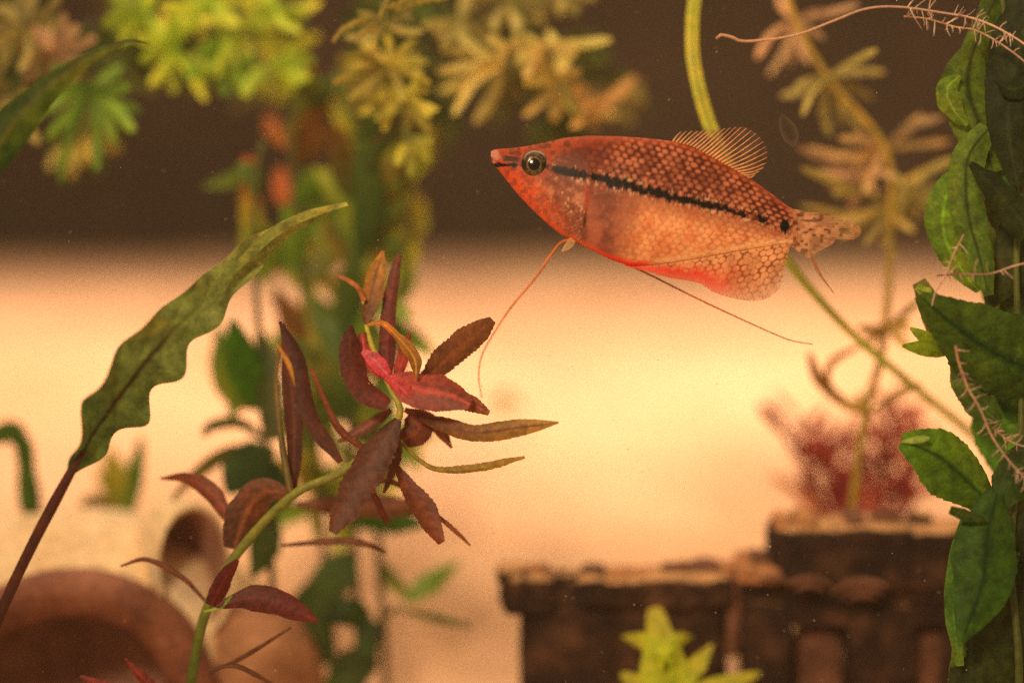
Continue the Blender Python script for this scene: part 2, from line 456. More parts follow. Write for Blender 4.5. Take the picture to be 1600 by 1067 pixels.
def fish_color(x, y):
    o = np.ones(np.shape(x) + (3,))
    L = lambda *c: lin(c)
    top, bot, st = f_top(x), f_bot(x), f_str(x)
    h = np.clip((y - top) / np.maximum(bot - top, 1), 0, 1)
    n1 = fbm(x / 22, y / 22, 4); n2 = fbm(x / 6 + 40, y / 6, 3); n3 = vnoise(x / 2.6, y / 2.6)
    hs = body_scale(x, y)
    spot = 1 - sstep(0.22, 0.95, hs)
    # the back
    base = o * L(150, 66, 36)
    base = mix(base, o * L(108, 44, 26), sstep(0.4, 0.7, n1))
    fade = sstep(915, 990, x + 30 * (n1 - .5) + 0.6 * (y - 240))
    sc = mix(o * L(92, 32, 16), o * L(226, 142, 98), np.clip(spot * (0.25 + 1.1 * vnoise(x / 11, y / 11)), 0, 1))
    c = mix(base, sc, fade * 0.95)
    c = mix(c, o * L(186, 84, 44), (1 - sstep(3, 13, y - top)) * 0.6)
    # head
    head = mix(mix(o * L(184, 84, 42), o * L(120, 58, 34), sstep(0.42, 0.62, n2)), o * L(122, 70, 50), sstep(850, 890, x + 40 * (n1 - .5)) * sstep(225, 250, y))
    hd = 1 - sstep(880, 935, x + 20 * (n1 - .5))
    c = mix(c, head, hd * 0.85)
    # cheek and gill cover
    ck = sstep(262, 285, y - 0.05 * (x - 850)) * (1 - sstep(920, 950, x)) * sstep(800, 835, x)
    cheek = mix(o * L(140, 84, 62), o * L(196, 136, 102), sstep(0.42, 0.72, fbm(x / 10 + 3, y / 8, 4)) * 0.75)
    cheek = mix(cheek, o * L(244, 196, 150), sstep(0.66, 0.82, n3) * sstep(0.45, 0.65, n2) * 0.75)  # fine highlights painted into the cheek colour
    cheek = mix(cheek, o * L(108, 62, 50), sstep(0.52, 0.75, fbm(x / 14 + 9, y / 9, 3)) * 0.6)
    ridg = 0.5 + 0.5 * np.sin((y * 0.9 + x * 0.45 + 6 * n1) * 1.1)
    cheek = mix(cheek, o * L(100, 56, 44), ridg * 0.45 * sstep(305, 330, y))
    c = mix(c, cheek, ck)
    # below the stripe, behind the gill cover: dark then bright belly
    low = sstep(4, 14, y - st) * sstep(912, 924, x)
    dark = mix(o * L(168, 100, 74), o * L(126, 72, 56), sstep(0.35, 0.65, n1))
    dark = mix(dark, o * L(186, 128, 102), sstep(0.62, 0.8, n2) * 0.6 * (1 - sstep(330, 380, y)))
    belly = mix(o * L(246, 178, 122), o * L(230, 148, 96), sstep(0.4, 0.65, n1))
    belly = mix(belly, o * L(150, 84, 54), sstep(0.45, 0.95, hs) * (0.42 + 0.3 * sstep(1060, 1200, x)))
    belly = mix(belly, o * L(176, 104, 70), (1 - sstep(6, 46, y - st)) * 0.8)
    bd = sstep(-34, 34, x - (998 - 0.22 * (y - 300)) + 16 * (n1 - .5))
    c = mix(c, mix(dark, belly, bd), low)
    # pale band above the anal fin
    band = np.exp(-((y - (bot - 5)) / 6.0) ** 2) * (0.35 + 0.9 * vnoise(x / 5, y / 3)) * sstep(985, 1040, x)
    c = mix(c, o * L(252, 204, 146), np.clip(band * (0.55 + 0.55 * n2), 0, 1))
    # red throat and chest edge
    ed = (1 - sstep(2, 13, bot - y + 4 * (n1 - .5))) * (1 - sstep(1000, 1030, x))
    c = mix(c, mix(o * L(214, 104, 60), o * L(240, 48, 20), sstep(900, 975, x)), ed * 0.95)
    sn = (1 - sstep(800, 850, x - 0.6 * (y - 260))) * sstep(238, 250, y)
    c = mix(c, mix(o * L(222, 92, 50), o * L(170, 76, 48), sstep(0.45, 0.65, n2)), sn * 0.8)
    # gill slit
    gs = np.exp(-((x - (915 + 2.5 * np.sin((y - 285) / 16))) / 2.6) ** 2) * sstep(286, 294, y) * (1 - sstep(345, 360, y))
    c = mix(c, mix(o * L(176, 44, 26), o * L(40, 24, 18), sstep(318, 345, y)), np.clip(gs, 0, 1) * 0.85)
    # glints painted into the skin colour along the stripe
    gl = sstep(0.62, 0.8, n3) * np.exp(-((np.abs(y - st) - 9) / 5.0) ** 2) * sstep(850, 870, x)
    c = mix(c, o * L(250, 214, 170), np.clip(gl * 0.6, 0, 1))
    # black lateral stripe
    wob = (1.3 * np.sin(x / 13.2 * 2 * math.pi) + 7.0 * (vnoise(x / 6.0, x * 0 + 21) - .5)) * sstep(925, 960, x) + 4.5 * (n2 - .5)
    wd = np.interp(x, [855, 862, 885, 913, 919, 928, 945, 1000, 1080, 1140, 1195, 1212], [3.0, 6.2, 7.8, 7.2, 1.0, 5.2, 7.4, 7.0, 6.0, 5.2, 4.2, 0.0])
    wd = 1.12 * wd * (0.70 + 0.6 * vnoise(x / 5.5, x * 0 + 3)) * (0.9 + 0.1 * np.cos(x / 13.2 * 2 * math.pi)) * (1 - sstep(1120, 1190, x) * sstep(0.35, 0.6, vnoise(x / 9, x * 0 + 8)))
    c = mix(c, o * L(10, 8, 7), 1 - sstep(wd - 1.3, wd + 0.9, np.abs(y - st - wob * 0.75)))
    es = (1 - sstep(3.0, 5.6, np.abs(y - 249 - 0.12 * (x - 800)) + 4 * (n2 - .5))) * sstep(780, 790, x) * (1 - sstep(812, 818, x))
    c = mix(c, o * L(30, 16, 12), es * 0.9)
    # tail spot
    ts = np.hypot((x - 1226) / 7.5, (y - 353 - 2 * np.sin(x)) / 11.5)
    c = mix(c, o * L(8, 6, 6), 1 - sstep(0.75, 1.1, ts + 0.35 * (n2 - .5)))
    tb = sstep(1230, 1243, x + 8 * (n2 - .5))
    c = mix(c, mix(o * L(216, 150, 104), o * L(120, 68, 44), sstep(0.5, 0.72, vnoise(x / 6.0 + 3, y / 4.6))), tb * 0.85)
    # lips
    lp = 1 - sstep(8, 15, np.hypot(x - 768, (y - 243)))
    c = mix(c, mix(o * L(216, 150, 126), o * L(140, 84, 66), sstep(0.5, 0.7, n2)), lp)
    ring = np.hypot(x - 836, y - 257)
    c = mix(c, o * L(176, 82, 48), np.exp(-((ring - 24) / 3.0) ** 2) * 0.6)
    k = 1 - 0.30 * (1 - sstep(-6, 40, y - st)) 
    c = c * k[..., None] * np.array((1.0, 0.90, 0.84))
    return c
NS, NR = 520, 150
u = np.linspace(0, 1, NS); xs = 767 + (1246 - 767) * (u ** 1.15)
ph = np.linspace(0, 2 * math.pi, NR, endpoint=False)
Xg = np.repeat(xs[:, None], NR, 1)
sy = np.sin(ph)[None]; cx = np.cos(ph)[None]
tp, bt = f_top(Xg), f_bot(Xg)
Yg = (tp + bt) / 2 - (bt - tp) / 2 * sy
prof = np.sign(cx) * np.abs(cx) ** 1.15
# fuller shoulders, thinner belly keel
full = 1 + 0.10 * sy - 0.10 * (1 - np.abs(cx)) 
Dg = f_th(Xg) * prof * full
# relief: scales, gill cover, cheek, mouth corner
hsb = body_scale(Xg, Yg)
rel = 0.55 * (1 - hsb ** 2) * sstep(920, 985, Xg) * (np.abs(cx) ** 0.5)
rel += 1.6 * sstep(930, 912, Xg + 6 * np.sin((Yg - 300) / 30)) * sstep(0.1, 0.6, np.abs(cx)) * sstep(850, 900, Xg)
rel += 0.9 * (fbm(Xg / 9, Yg / 9, 3) - .5) * (1 - sstep(915, 940, Xg)) * np.abs(cx)
rel -= 2.0 * np.exp(-((Yg - (250 + 0.6 * (Xg - 768))) / 2.0) ** 2) * (1 - sstep(776, 788, Xg)) * np.abs(cx)
Dg = Dg - 0.0 + np.sign(cx) * rel
Vb = PN(Xg, Yg, FD - Dg * FD / F).reshape(-1, 3)
fc = fish_color(Xg, Yg).reshape(-1, 3)
fb = grid_faces(NS, NR, True).tolist()
fb.append(list(range(NR))); fb.append([(NS - 1) * NR + k for k in range(NR - 1, -1, -1)])
M_fish = attr_material('fish_skin', 0.5, 0.16, coat=0.0, sss=0.05, nscale=1600, bump=0.3)
body = mesh_obj('body', Vb, fb, M_fish, fish, fc)

def surf_depth(x, y):
    tpv, btv = float(f_top(x)), float(f_bot(x))
    s = ((tpv + btv) / 2 - y) / ((btv - tpv) / 2)
    return float(f_th(x)) * max(0, 1 - s * s) ** 0.575
# eyes: outer ring, gold iris, black pupil
M_eye = attr_material('eye', 0.16, 0.35, coat=0.35)
def dome(cx0, cy0, depth0, r_in, r_out, hgt_in, hgt_out, colf, sgn, name, parent, nr=12, na=48):
    rr = np.linspace(r_in, r_out, nr); an = np.linspace(0, 2 * math.pi, na, endpoint=False)
    R, A = np.meshgrid(rr, an, indexing='ij')
    k = (R - r_in) / max(r_out - r_in, 1e-6)
    X = cx0 + R * np.cos(A); Y = cy0 + R * np.sin(A)
    D = depth0 + hgt_in + (hgt_out - hgt_in) * k ** 2
    V = PN(X, Y, FD - sgn * D * FD / F).reshape(-1, 3)
    return mesh_obj(name, V, grid_faces(nr, na, True), M_eye, parent, colf(R, A, X, Y).reshape(-1, 3))
for sgn in (1, -1):
    d0 = surf_depth(836, 257) + 0.3
    def c_outer(R, A, X, Y):
        n = fbm(X / 3, Y / 3, 3)
        c = mix(np.ones(R.shape + (3,)) * lin((100, 84, 48)), np.ones(R.shape + (3,)) * lin((56, 44, 24)), sstep(.35, .65, n))
        blk = np.maximum(np.exp(-(((A + math.pi) % (2 * math.pi) - math.pi - 0.12) / 0.5) ** 2), np.exp(-((A - math.pi) / 0.5) ** 2) * 0.95)
        c = mix(c, np.ones(R.shape + (3,)) * lin((10, 8, 6)), np.clip(blk, 0, 1))
        return mix(c, np.ones(R.shape + (3,)) * lin((40, 22, 14)), sstep(18.5, 20.5, R))
    def c_iris(R, A, X, Y):
        n = fbm(X / 2.2, Y / 2.2, 3)
        c = mix(np.ones(R.shape + (3,)) * lin((128, 100, 54)), np.ones(R.shape + (3,)) * lin((84, 66, 36)), sstep(.35, .65, n))
        return c
    def c_pup(R, A, X, Y): return np.ones(R.shape + (3,)) * lin((6, 6, 7))
    eye = dome(836, 257, d0, 11.2, 21.5, 5.2, -2.5, c_outer, sgn, 'eye', fish)
    dome(834.5, 257, d0, 9.4, 12.2, 5.8, 4.8, c_iris, sgn, 'iris', eye, 5)
    dome(834.5, 257, d0, 0.05, 9.8, 7.4, 5.6, c_pup, sgn, 'pupil', eye, 8)

# fins
M_fin = attr_material('fin_membrane', 0.45, 0.4, alpha=True, transl=0.45)
M_ray = attr_material('fin_ray', 0.4, 0.5, transl=0.25)
def fin_grid(name, base, edge, nu, nv, colf, ripple, parent=fish, nw=6, sgn=0.0):
    B = spline(base, nu); E = spline(edge, nu)
    v = np.linspace(0, 1, nv)
    X = B[:, None, 0] * (1 - v) + E[:, None, 0] * v
    Y = B[:, None, 1] * (1 - v) + E[:, None, 1] * v
    uu = np.linspace(0, 1, nu)[:, None]
    D = ripple * np.sin(uu * nw * 6.28 + v * 2) * v + sgn * v
    V = PN(X, Y, FD + D * FD / F).reshape(-1, 3)
    return mesh_obj(name, V, grid_faces(nu, nv), M_fin, parent, colf(X, Y, uu + 0 * v, v + 0 * uu).reshape(-1, 4))
def rgba(c, a):
    return np.concatenate([c, a[..., None]], -1)
# anal fin, netted, red front edge
def c_anal(X, Y, U, Vv):
    o = np.ones(X.shape + (3,))
    tl = (Y - f_bot(X)) ; hs = hexspots(X / 12.5 + 0.02 * tl, tl / 9.0)
    spot = 1 - sstep(0.6, 1.0, hs)
    c = mix(o * lin((158, 80, 44)), o * lin((250, 184, 124)), np.clip(spot * (0.5 + 0.8 * vnoise(X / 13, Y / 13)), 0, 1))
    rays = 0.5 + 0.5 * np.sin((X - 0.35 * Y) * 1.25)
    c = mix(c, o * lin((184, 120, 76)), rays * sstep(0.55, 0.9, Vv) * 0.8)
    n = fbm(X / 14, Y / 14, 3)
    red = sstep(0.22, 0.80, Vv + 0.45 * (n - .5)) * (1 - sstep(1085, 1175, X + 40 * (n - .5)))
    c = mix(c, o * lin((244, 40, 18)), np.clip(red * 1.25, 0, 1))
    c = mix(c, o * lin((236, 96, 52)), 0.38 * (1 - sstep(1090, 1220, X + 30 * (n - .5))) * sstep(0.1, 0.4, Vv))
    c = mix(c, o * lin((250, 200, 140)), (1 - sstep(0.0, 0.14, Vv)) * (0.3 + 0.7 * n))
    a = 1.0 - 0.25 * sstep(0.5, 0.95, Vv) - 0.35 * sstep(0.75, 1.0, Vv) * rays * sstep(1080, 1150, X)
    return rgba(c, a)
fin_grid('anal_fin', [(975, 411), (1018, 409), (1090, 398), (1150, 387), (1200, 378), (1228, 374), (1235, 378)],
         [(978, 416.5), (1006, 423), (1045, 434), (1090, 442), (1116, 457), (1150, 467), (1180, 470), (1201, 465), (1219, 447), (1229, 408), (1235, 384)],
         260, 70, c_anal, 1.5, nw=3, sgn=-1.0)
# tail fin, upper lobe long, lower lobe trailing to a thread
def c_tail(X, Y, U, Vv):
    o = np.ones(X.shape + (3,))
    n = fbm(X / 10, Y / 10, 3)
    c = mix(o * lin((226, 168, 120)), o * lin((182, 128, 88)), sstep(.35, .65, n))
    dots = sstep(0.52, 0.74, vnoise(X / 6.0 + 3, Y / 4.6)) * sstep(0.06, 0.15, Vv) * (1 - sstep(0.7, 0.95, Vv))
    rays = 0.5 + 0.5 * np.sin(U * 20 * 6.28)
    c = mix(c, o * lin((226, 168, 116)), rays * 0.35)
    c = mix(c, o * lin((84, 48, 30)), dots * 0.75)
    a = 0.97 - 0.38 * sstep(0.4, 1.0, Vv) - 0.18 * rays * sstep(0.2, 0.6, Vv)
    return rgba(c, a)
fin_grid('tail_fin', [(1232, 325), (1234, 340), (1235, 352), (1235, 364), (1234, 376), (1232, 382)],
         [(1262, 331), (1312, 337), (1336, 347), (1346, 362), (1334, 374), (1308, 374), (1300, 382), (1278, 394), (1266, 403), (1255, 400), (1246, 392)],
         220, 50, c_tail, 2.5, nw=4)
def c_tail2(X, Y, U, Vv):
    o = np.ones(X.shape + (3,)); n = fbm(X / 6, Y / 6, 3)
    return rgba(mix(o * lin((150, 98, 56)), o * lin((190, 128, 80)), n), 0.85 + 0 * X)
fin_grid('tail_streamer', [(1252, 384), (1265, 400), (1276, 425), (1302, 458)], [(1266, 392), (1274, 408), (1286, 432), (1304, 459)], 40, 6, c_tail2, 0.6)
# dorsal fin: spiny rays with a thin membrane
db = [(1050, 221), (1080, 229), (1110, 245), (1138, 261), (1164, 275)]
de = [(1064, 206), (1080, 205), (1096, 205), (1115, 203), (1135, 200.5), (1152, 199), (1168, 201), (1184, 211), (1196, 227), (1199, 245), (1195, 260), (1180, 273)]
def c_dorsal(X, Y, U, Vv):
    o = np.ones(X.shape + (3,)); n = fbm(X / 9, Y / 9, 3)
    c = mix(o * lin((120, 80, 48)), o * lin((70, 46, 30)), sstep(.3, .7, n))
    c = mix(c, o * lin((196, 110, 60)), (1 - sstep(0.0, 0.3, Vv)) * 0.7)
    notch = (0.5 + 0.5 * np.cos(U * 17 * 6.28)) * (1 - sstep(0.2, 0.45, U))
    a = 0.82 - 0.35 * sstep(0.45, 1.0, Vv) + 0.1 * np.sin(Vv * 22 + U * 30)
    a = a * (1 - notch * sstep(0.45, 0.7, Vv))
    return rgba(c, a)
dorsal = fin_grid('dorsal_fin', db, de, 180, 40, c_dorsal, 1.2, nw=2)
NRAY = 24
BB, EE = spline(db, NRAY), spline(de, NRAY)
for k in range(NRAY):
    b0, e0 = BB[k], EE[k]
    mid = (b0 + e0) / 2 + np.array((1.0, 3.5)) * (k / (NRAY - 1))
    tube(dorsal, [(b0[0], b0[1] + 2, FD), (mid[0], mid[1], FD - .0002), (e0[0], e0[1], FD - .0001)], [1.7, 1.3, 0.7],
         (232, 176, 112), (196, 140, 98), M_ray, 'fin_ray', 10, 6)
# pectoral fin: almost clear
def c_pect(X, Y, U, Vv):
    o = np.ones(X.shape + (3,)); rays = 0.5 + 0.5 * np.sin(U * 12 * 6.28)
    return rgba(o * lin((190, 130, 100)), 0.10 + 0.12 * rays * (1 - 0.6 * Vv))
pb = [(916, 305), (917, 312), (918, 320), (918, 328), (917, 336)]
pe = [(968, 296), (990, 312), (996, 334), (984, 358), (954, 372)]
Bp, Ep = spline(pb, 60), spline(pe, 60); vv = np.linspace(0, 1, 20)
Xp = Bp[:, None, 0] * (1 - vv) + Ep[:, None, 0] * vv; Yp = Bp[:, None, 1] * (1 - vv) + Ep[:, None, 1] * vv
for sgn in (1, -1):
    Dp = -sgn * (32 + 5 * vv[None] + 1.2 * np.sin(np.linspace(0, 1, 60)[:, None] * 20) * vv)
    mesh_obj('pectoral_fin', PN(Xp, Yp, FD + Dp * FD / F).reshape(-1, 3), grid_faces(60, 20), M_fin, fish,
             c_pect(Xp, Yp, np.linspace(0, 1, 60)[:, None] + 0 * vv, vv + 0 * Bp[:, :1]).reshape(-1, 4))
# pelvic fins: long threads
tube(fish, [(893, 374, .598), (884, 376, .597), (874, 381, .596), (858, 402, .594), (838, 432, .592), (800, 478, .590), (775, 515, .589), (753, 555, .588), (748, 590, .588), (753, 622, .588)],
     [2.2, 2.0, 1.9, 1.7, 1.5, 1.3, 1.1, 0.9], (232, 130, 62), (226, 140, 70), M_ray, 'pelvic_thread', 60, 6)
tube(fish, [(898, 378, .604), (950, 400, .606), (1010, 427, .607), (1080, 462, .607), (1150, 495, .607), (1215, 524, .607), (1240, 533, .607), (1270, 538, .607)],
     [1.9, 1.7, 1.5, 1.3, 1.1, 0.8], (176, 96, 46), (190, 108, 50), M_ray, 'pelvic_thread', 50, 6)
V, f, c = leaf_geo([(896, 374, .597), (888, 384, .596), (878, 393, .596)], [10, 13, 9, 3], (232, 190, 130), (238, 200, 140), n=10, m=5)
mesh_obj('pelvic_fin', V, f, M_fin, fish, np.hstack([c, np.full((len(c), 1), 0.55)]))

# ------------------------------------------------------------------ long ribbon leaf behind the fish
r0 = on_bed(1640, 0.70)
val = thing('ribbon_leaf_plant', 'long bright green ribbon leaf running up behind the fish', 'plant', r0)
leaf(val, [(1640, 860, .68), (1560, 720, .67), (1430, 605, .66), (1330, 520, .652), (1235, 415, .645), (1170, 320, .64), (1112, 205, .638), (1086, 110, .638), (1082, 40, .64), (1090, -40, .645)],
     [10, 10, 11, 12, 13, 13, 15, 18, 20, 20, 19], (122, 130, 50), (240, 255, 96), M_glow, n=60, m=5, fold=0.3, rib=(150, 170, 60))

# ------------------------------------------------------------------ red stemmed plant in the middle left
rl = on_bed(290, 0.63)
red = thing('red_stem_plant', 'red brown stem plant with serrated leaves beside the fish\'s thread', 'plant', rl)
D0 = 0.606
Gs, Gy = (120, 128, 42), (150, 150, 60)
tube(red, [(288, 1110, .625), (297, 1075, .618), (320, 960, .612), (365, 872, .61), (455, 775, .608), (540, 733, .606), (622, 655, .604), (612, 610, .604), (595, 575, .605), (575, 520, .607), (568, 470, .609)],
     [9, 8.5, 8, 7.5, 7.5, 7, 6.5, 6, 5, 4.5, 3], (86, 112, 36), (176, 170, 70), M_stem, 'stem', 70, 10)
tube(red, [(455, 775, .608), (440, 690, .613), (432, 600, .618), (436, 540, .62)], [6, 5, 4, 3], (110, 96, 40), (130, 100, 44), M_stem, 'stem', 30, 8)
DR, BR, MR, OR_, TAN = (96, 38, 30), (128, 62, 42), (150, 70, 52), (206, 112, 52), (178, 116, 58)
def rleaf(pts, widths, c0, c1=None, d=D0, dd=0.0, **kw):
    n = len(pts)
    br = lambda c: None if c is None else ((c[0] * 1.0, min(255, c[1] * 1.22), c[2] * 1.12) if c[2] < 72 else c)
    c0, c1 = br(c0), br(c1)
    q = [(a[0], a[1], d + dd * k / (n - 1)) for k, a in enumerate(pts)]
    kw.setdefault('serr', 0.06); kw['serr'] *= 0.6; kw.setdefault('nserr', 19); kw.setdefault('n', 64); kw.setdefault('m', 9); kw.setdefault('veins', 9); kw.setdefault('tilt', random.uniform(-22, 22))
    kw.setdefault('rib', tuple(min(255, v * 1.25) for v in c0))
    return leaf(red, q, widths, c0, c1, M_red, **kw)
rleaf([(658, 600), (712, 548), (770, 500)], [8, 34, 44, 46, 44, 36, 12], BR, (138, 72, 44), dd=-.006, serr=.09)
rleaf([(608, 590), (655, 608), (700, 616), (735, 632)], [16, 52, 62, 60, 46, 20], (196, 84, 74), (140, 62, 48), d=.600, dd=-.004, tilt=20, serr=.05)
rleaf([(640, 612), (690, 622), (730, 628), (764, 646)], [10, 26, 34, 30, 26, 8], (176, 70, 56), (150, 74, 44), d=.6, serr=.1)
rleaf([(655, 652), (700, 665), (745, 676), (810, 668), (873, 660)], [10, 24, 28, 26, 30, 26, 18, 3], (112, 48, 34), (196, 128, 62), dd=-.01)
rleaf([(628, 692), (655, 718), (685, 733), (750, 730), (820, 714)], [5, 7, 9, 13, 14, 12, 4], (150, 110, 44), (196, 122, 50), dd=-.008, serr=.14)
rleaf([(622, 655), (580, 720), (548, 778), (520, 832)], [12, 40, 56, 60, 58, 48, 40, 14], (92, 44, 32), (120, 58, 42), d=.6, dd=-.008, serr=.13)
rleaf([(608, 706), (640, 765), (668, 806), (690, 848)], [6, 10, 24, 40, 42, 30, 12], (118, 54, 38), (140, 62, 42), dd=-.006, serr=.1)
rleaf([(684, 806), (710, 828), (735, 852)], [6, 8, 7, 3], (156, 76, 50), dd=.004)
rleaf([(548, 508), (548, 560), (566, 606), (606, 634)], [6, 28, 38, 40, 38, 34, 20], (92, 40, 34), (130, 44, 40), d=.602, serr=.06)
rleaf([(572, 505), (582, 450), (598, 392)], [10, 28, 36, 34, 26, 5], (104, 56, 30), (206, 120, 50), dd=.006, serr=.08)
rleaf([(604, 585), (606, 500), (614, 440), (623, 398)], [18, 26, 26, 22, 18, 9], (120, 40, 44), (112, 54, 40), d=.61, serr=.08)
rleaf([(574, 508), (598, 506), (628, 534), (648, 562), (650, 592)], [5, 10, 12, 22, 22, 4], (216, 120, 60), (150, 90, 34), d=.598, serr=0)
rleaf([(566, 548), (584, 562), (606, 586)], [8, 22, 26, 16], (244, 110, 130), (236, 70, 90), d=.601, serr=.02)
rleaf([(602, 590), (620, 600), (642, 622)], [10, 24, 26, 12], (240, 96, 104), (210, 80, 74), d=.598, serr=.02)
rleaf([(570, 470), (556, 446), (524, 428)], [8, 8, 8, 3], (196, 96, 54), d=.606, serr=0)
rleaf([(566, 742), (585, 775), (606, 820)], [5, 8, 11, 12, 6], (142, 62, 50), d=.612)
rleaf([(636, 650), (655, 668), (630, 690)], [14, 40, 44, 26], (132, 58, 44), d=.609)
rleaf([(560, 755), (610, 752), (655, 775)], [8, 9, 9, 5], (150, 80, 48), d=.615)
rleaf([(440, 505), (455, 600), (460, 680), (457, 765)], [8, 14, 26, 30, 30, 26, 22, 14], (108, 50, 38), (84, 32, 26), d=.614, serr=.05)
rleaf([(436, 502), (466, 565), (484, 650), (532, 722)], [4, 20, 24, 26, 26, 24, 10], (78, 32, 30), (110, 52, 40), d=.61, serr=.05)
rleaf([(486, 575), (508, 628), (532, 672), (566, 700)], [4, 7, 9, 12, 10], (150, 62, 48), (128, 54, 40), d=.612, serr=0)
rleaf([(434, 540), (452, 572), (468, 615)], [4, 9, 9, 4], (206, 124, 60), d=.612, serr=0)
rleaf([(368, 828), (335, 775), (296, 748), (250, 747)], [6, 18, 26, 28, 22, 12, 3], (140, 58, 40), (150, 66, 44), d=.618, dd=.006, serr=.02)
rleaf([(452, 772), (415, 768), (385, 800), (366, 858)], [10, 40, 54, 58, 52, 34], (142, 72, 50), (90, 44, 30), d=.613, serr=.02)
rleaf([(372, 874), (352, 902), (330, 946)], [6, 20, 28, 30, 18], (120, 34, 32), (104, 30, 28), d=.606, serr=.04)
rleaf([(338, 948), (390, 934), (440, 942), (497, 972)], [6, 24, 38, 42, 40, 26, 5], (104, 36, 30), (120, 40, 34), d=.604, serr=.03)
rleaf([(325, 1052), (380, 1026), (455, 980)], [5, 7, 8, 6, 3], (118, 60, 36), d=.612, serr=0)
rleaf([(328, 1046), (370, 1040), (425, 1068)], [5, 8, 8, 5], (110, 54, 34), d=.608, serr=0)
rleaf([(440, 852), (520, 845), (565, 848), (604, 862)], [4, 9, 12, 12, 4], (116, 56, 36), d=.625, serr=0)
rleaf([(462, 788), (560, 790), (655, 792)], [10, 26, 34, 36, 22], (128, 64, 42), d=.645, serr=0)
rleaf([(322, 940), (285, 902), (230, 874), (188, 884)], [4, 8, 10, 8, 3], (128, 62, 40), d=.615, serr=0)
rleaf([(300, 1120), (240, 1075), (195, 1028)], [6, 18, 18, 4], (150, 48, 40), d=.604, serr=0)
rleaf([(292, 1110), (200, 1085), (125, 1056)], [6, 20, 22, 5], (146, 50, 40), d=.602, serr=0)
rleaf([(628, 625), (668, 590), (705, 548)], [8, 26, 30, 22, 5], (150, 60, 50), (130, 66, 44), d=.611)
rleaf([(612, 640), (570, 668), (528, 690)], [8, 18, 22, 16, 4], (132, 58, 42), (120, 58, 42), d=.613)
rleaf([(632, 640), (676, 660), (706, 700)], [8, 20, 24, 18, 4], (150, 70, 52), (140, 70, 46), d=.611)
rleaf([(596, 590), (572, 556), (566, 520)], [8, 22, 26, 12], (220, 84, 84), (150, 60, 50), d=.606)
rleaf([(616, 605), (630, 560), (640, 520)], [8, 20, 22, 6], (214, 80, 84), (160, 70, 56), d=.609)
rleaf([(622, 660), (618, 720), (600, 770)], [6, 14, 18, 14, 4], (120, 54, 40), (136, 66, 48), d=.612)
rleaf([(318, 955), (345, 948), (362, 930)], [4, 6, 5], (166, 160, 60), d=.604, serr=0)

# ------------------------------------------------------------------ the broad wavy leaf on a dark stalk, and its twin at the top
rc = on_bed(-60, 0.60)
cr = thing('wavy_leaf_plant', 'long wavy dark green leaf slanting on a thin brown stalk', 'plant', rc)
tube(cr, [(-75, 1130, .60), (-30, 1030, .597), (15, 925, .593), (62, 828, .59), (112, 735, .587), (130, 702, .586)], [9, 9, 9, 8.5, 9, 6], (74, 40, 30), (96, 46, 30), M_stem, 'stalk', 30, 10)
leaf(cr, [(112, 738, .587), (150, 672, .586), (205, 595, .585), (265, 522, .586), (335, 455, .59), (395, 398, .596), (446, 358, .602), (500, 332, .606), (543, 319, .608)],
     [18, 74, 102, 110, 106, 94, 76, 64, 52, 40, 26, 18, 6], (92, 126, 56), (176, 186, 98), M_big, wave=0.34, nwave=6.5, fold=-0.15, n=120, m=15,
     rib=(62, 32, 22), rib_len=0.42, tilt=-18, twist=70, seed=11, veins=9)
leaf(cr, [(345, 446, .588), (400, 385, .592), (450, 348, .598), (520, 322, .604)], [6, 20, 22, 20, 8], (130, 146, 62), (180, 180, 80), M_big, n=24, tilt=40)
rc2 = on_bed(-120, 0.58)
cr2 = thing('wavy_leaf_plant', 'folded green leaf with a curled tip below the pale whorled foliage', 'plant', rc2)
tube(cr2, [(-135, 1200, .58), (-120, 800, .575), (-90, 480, .572), (-42, 310, .57), (-15, 262, .57)], [8, 8, 7, 6, 5], (80, 84, 36), (110, 120, 40), M_stem, 'stalk', 30, 8)
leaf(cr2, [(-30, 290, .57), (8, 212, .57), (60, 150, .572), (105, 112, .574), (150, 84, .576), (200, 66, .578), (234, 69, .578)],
     [20, 52, 62, 60, 50, 36, 26, 16, 10, 3], (44, 92, 30), (112, 120, 40), M_big, n=60, m=11, fold=0.5, tilt=10, twist=40, wave=0.05, nwave=4, halves=((1.25, 1.25, 1.1), (0.55, 0.7, 0.6)), rib=(100, 110, 40), seed=4)

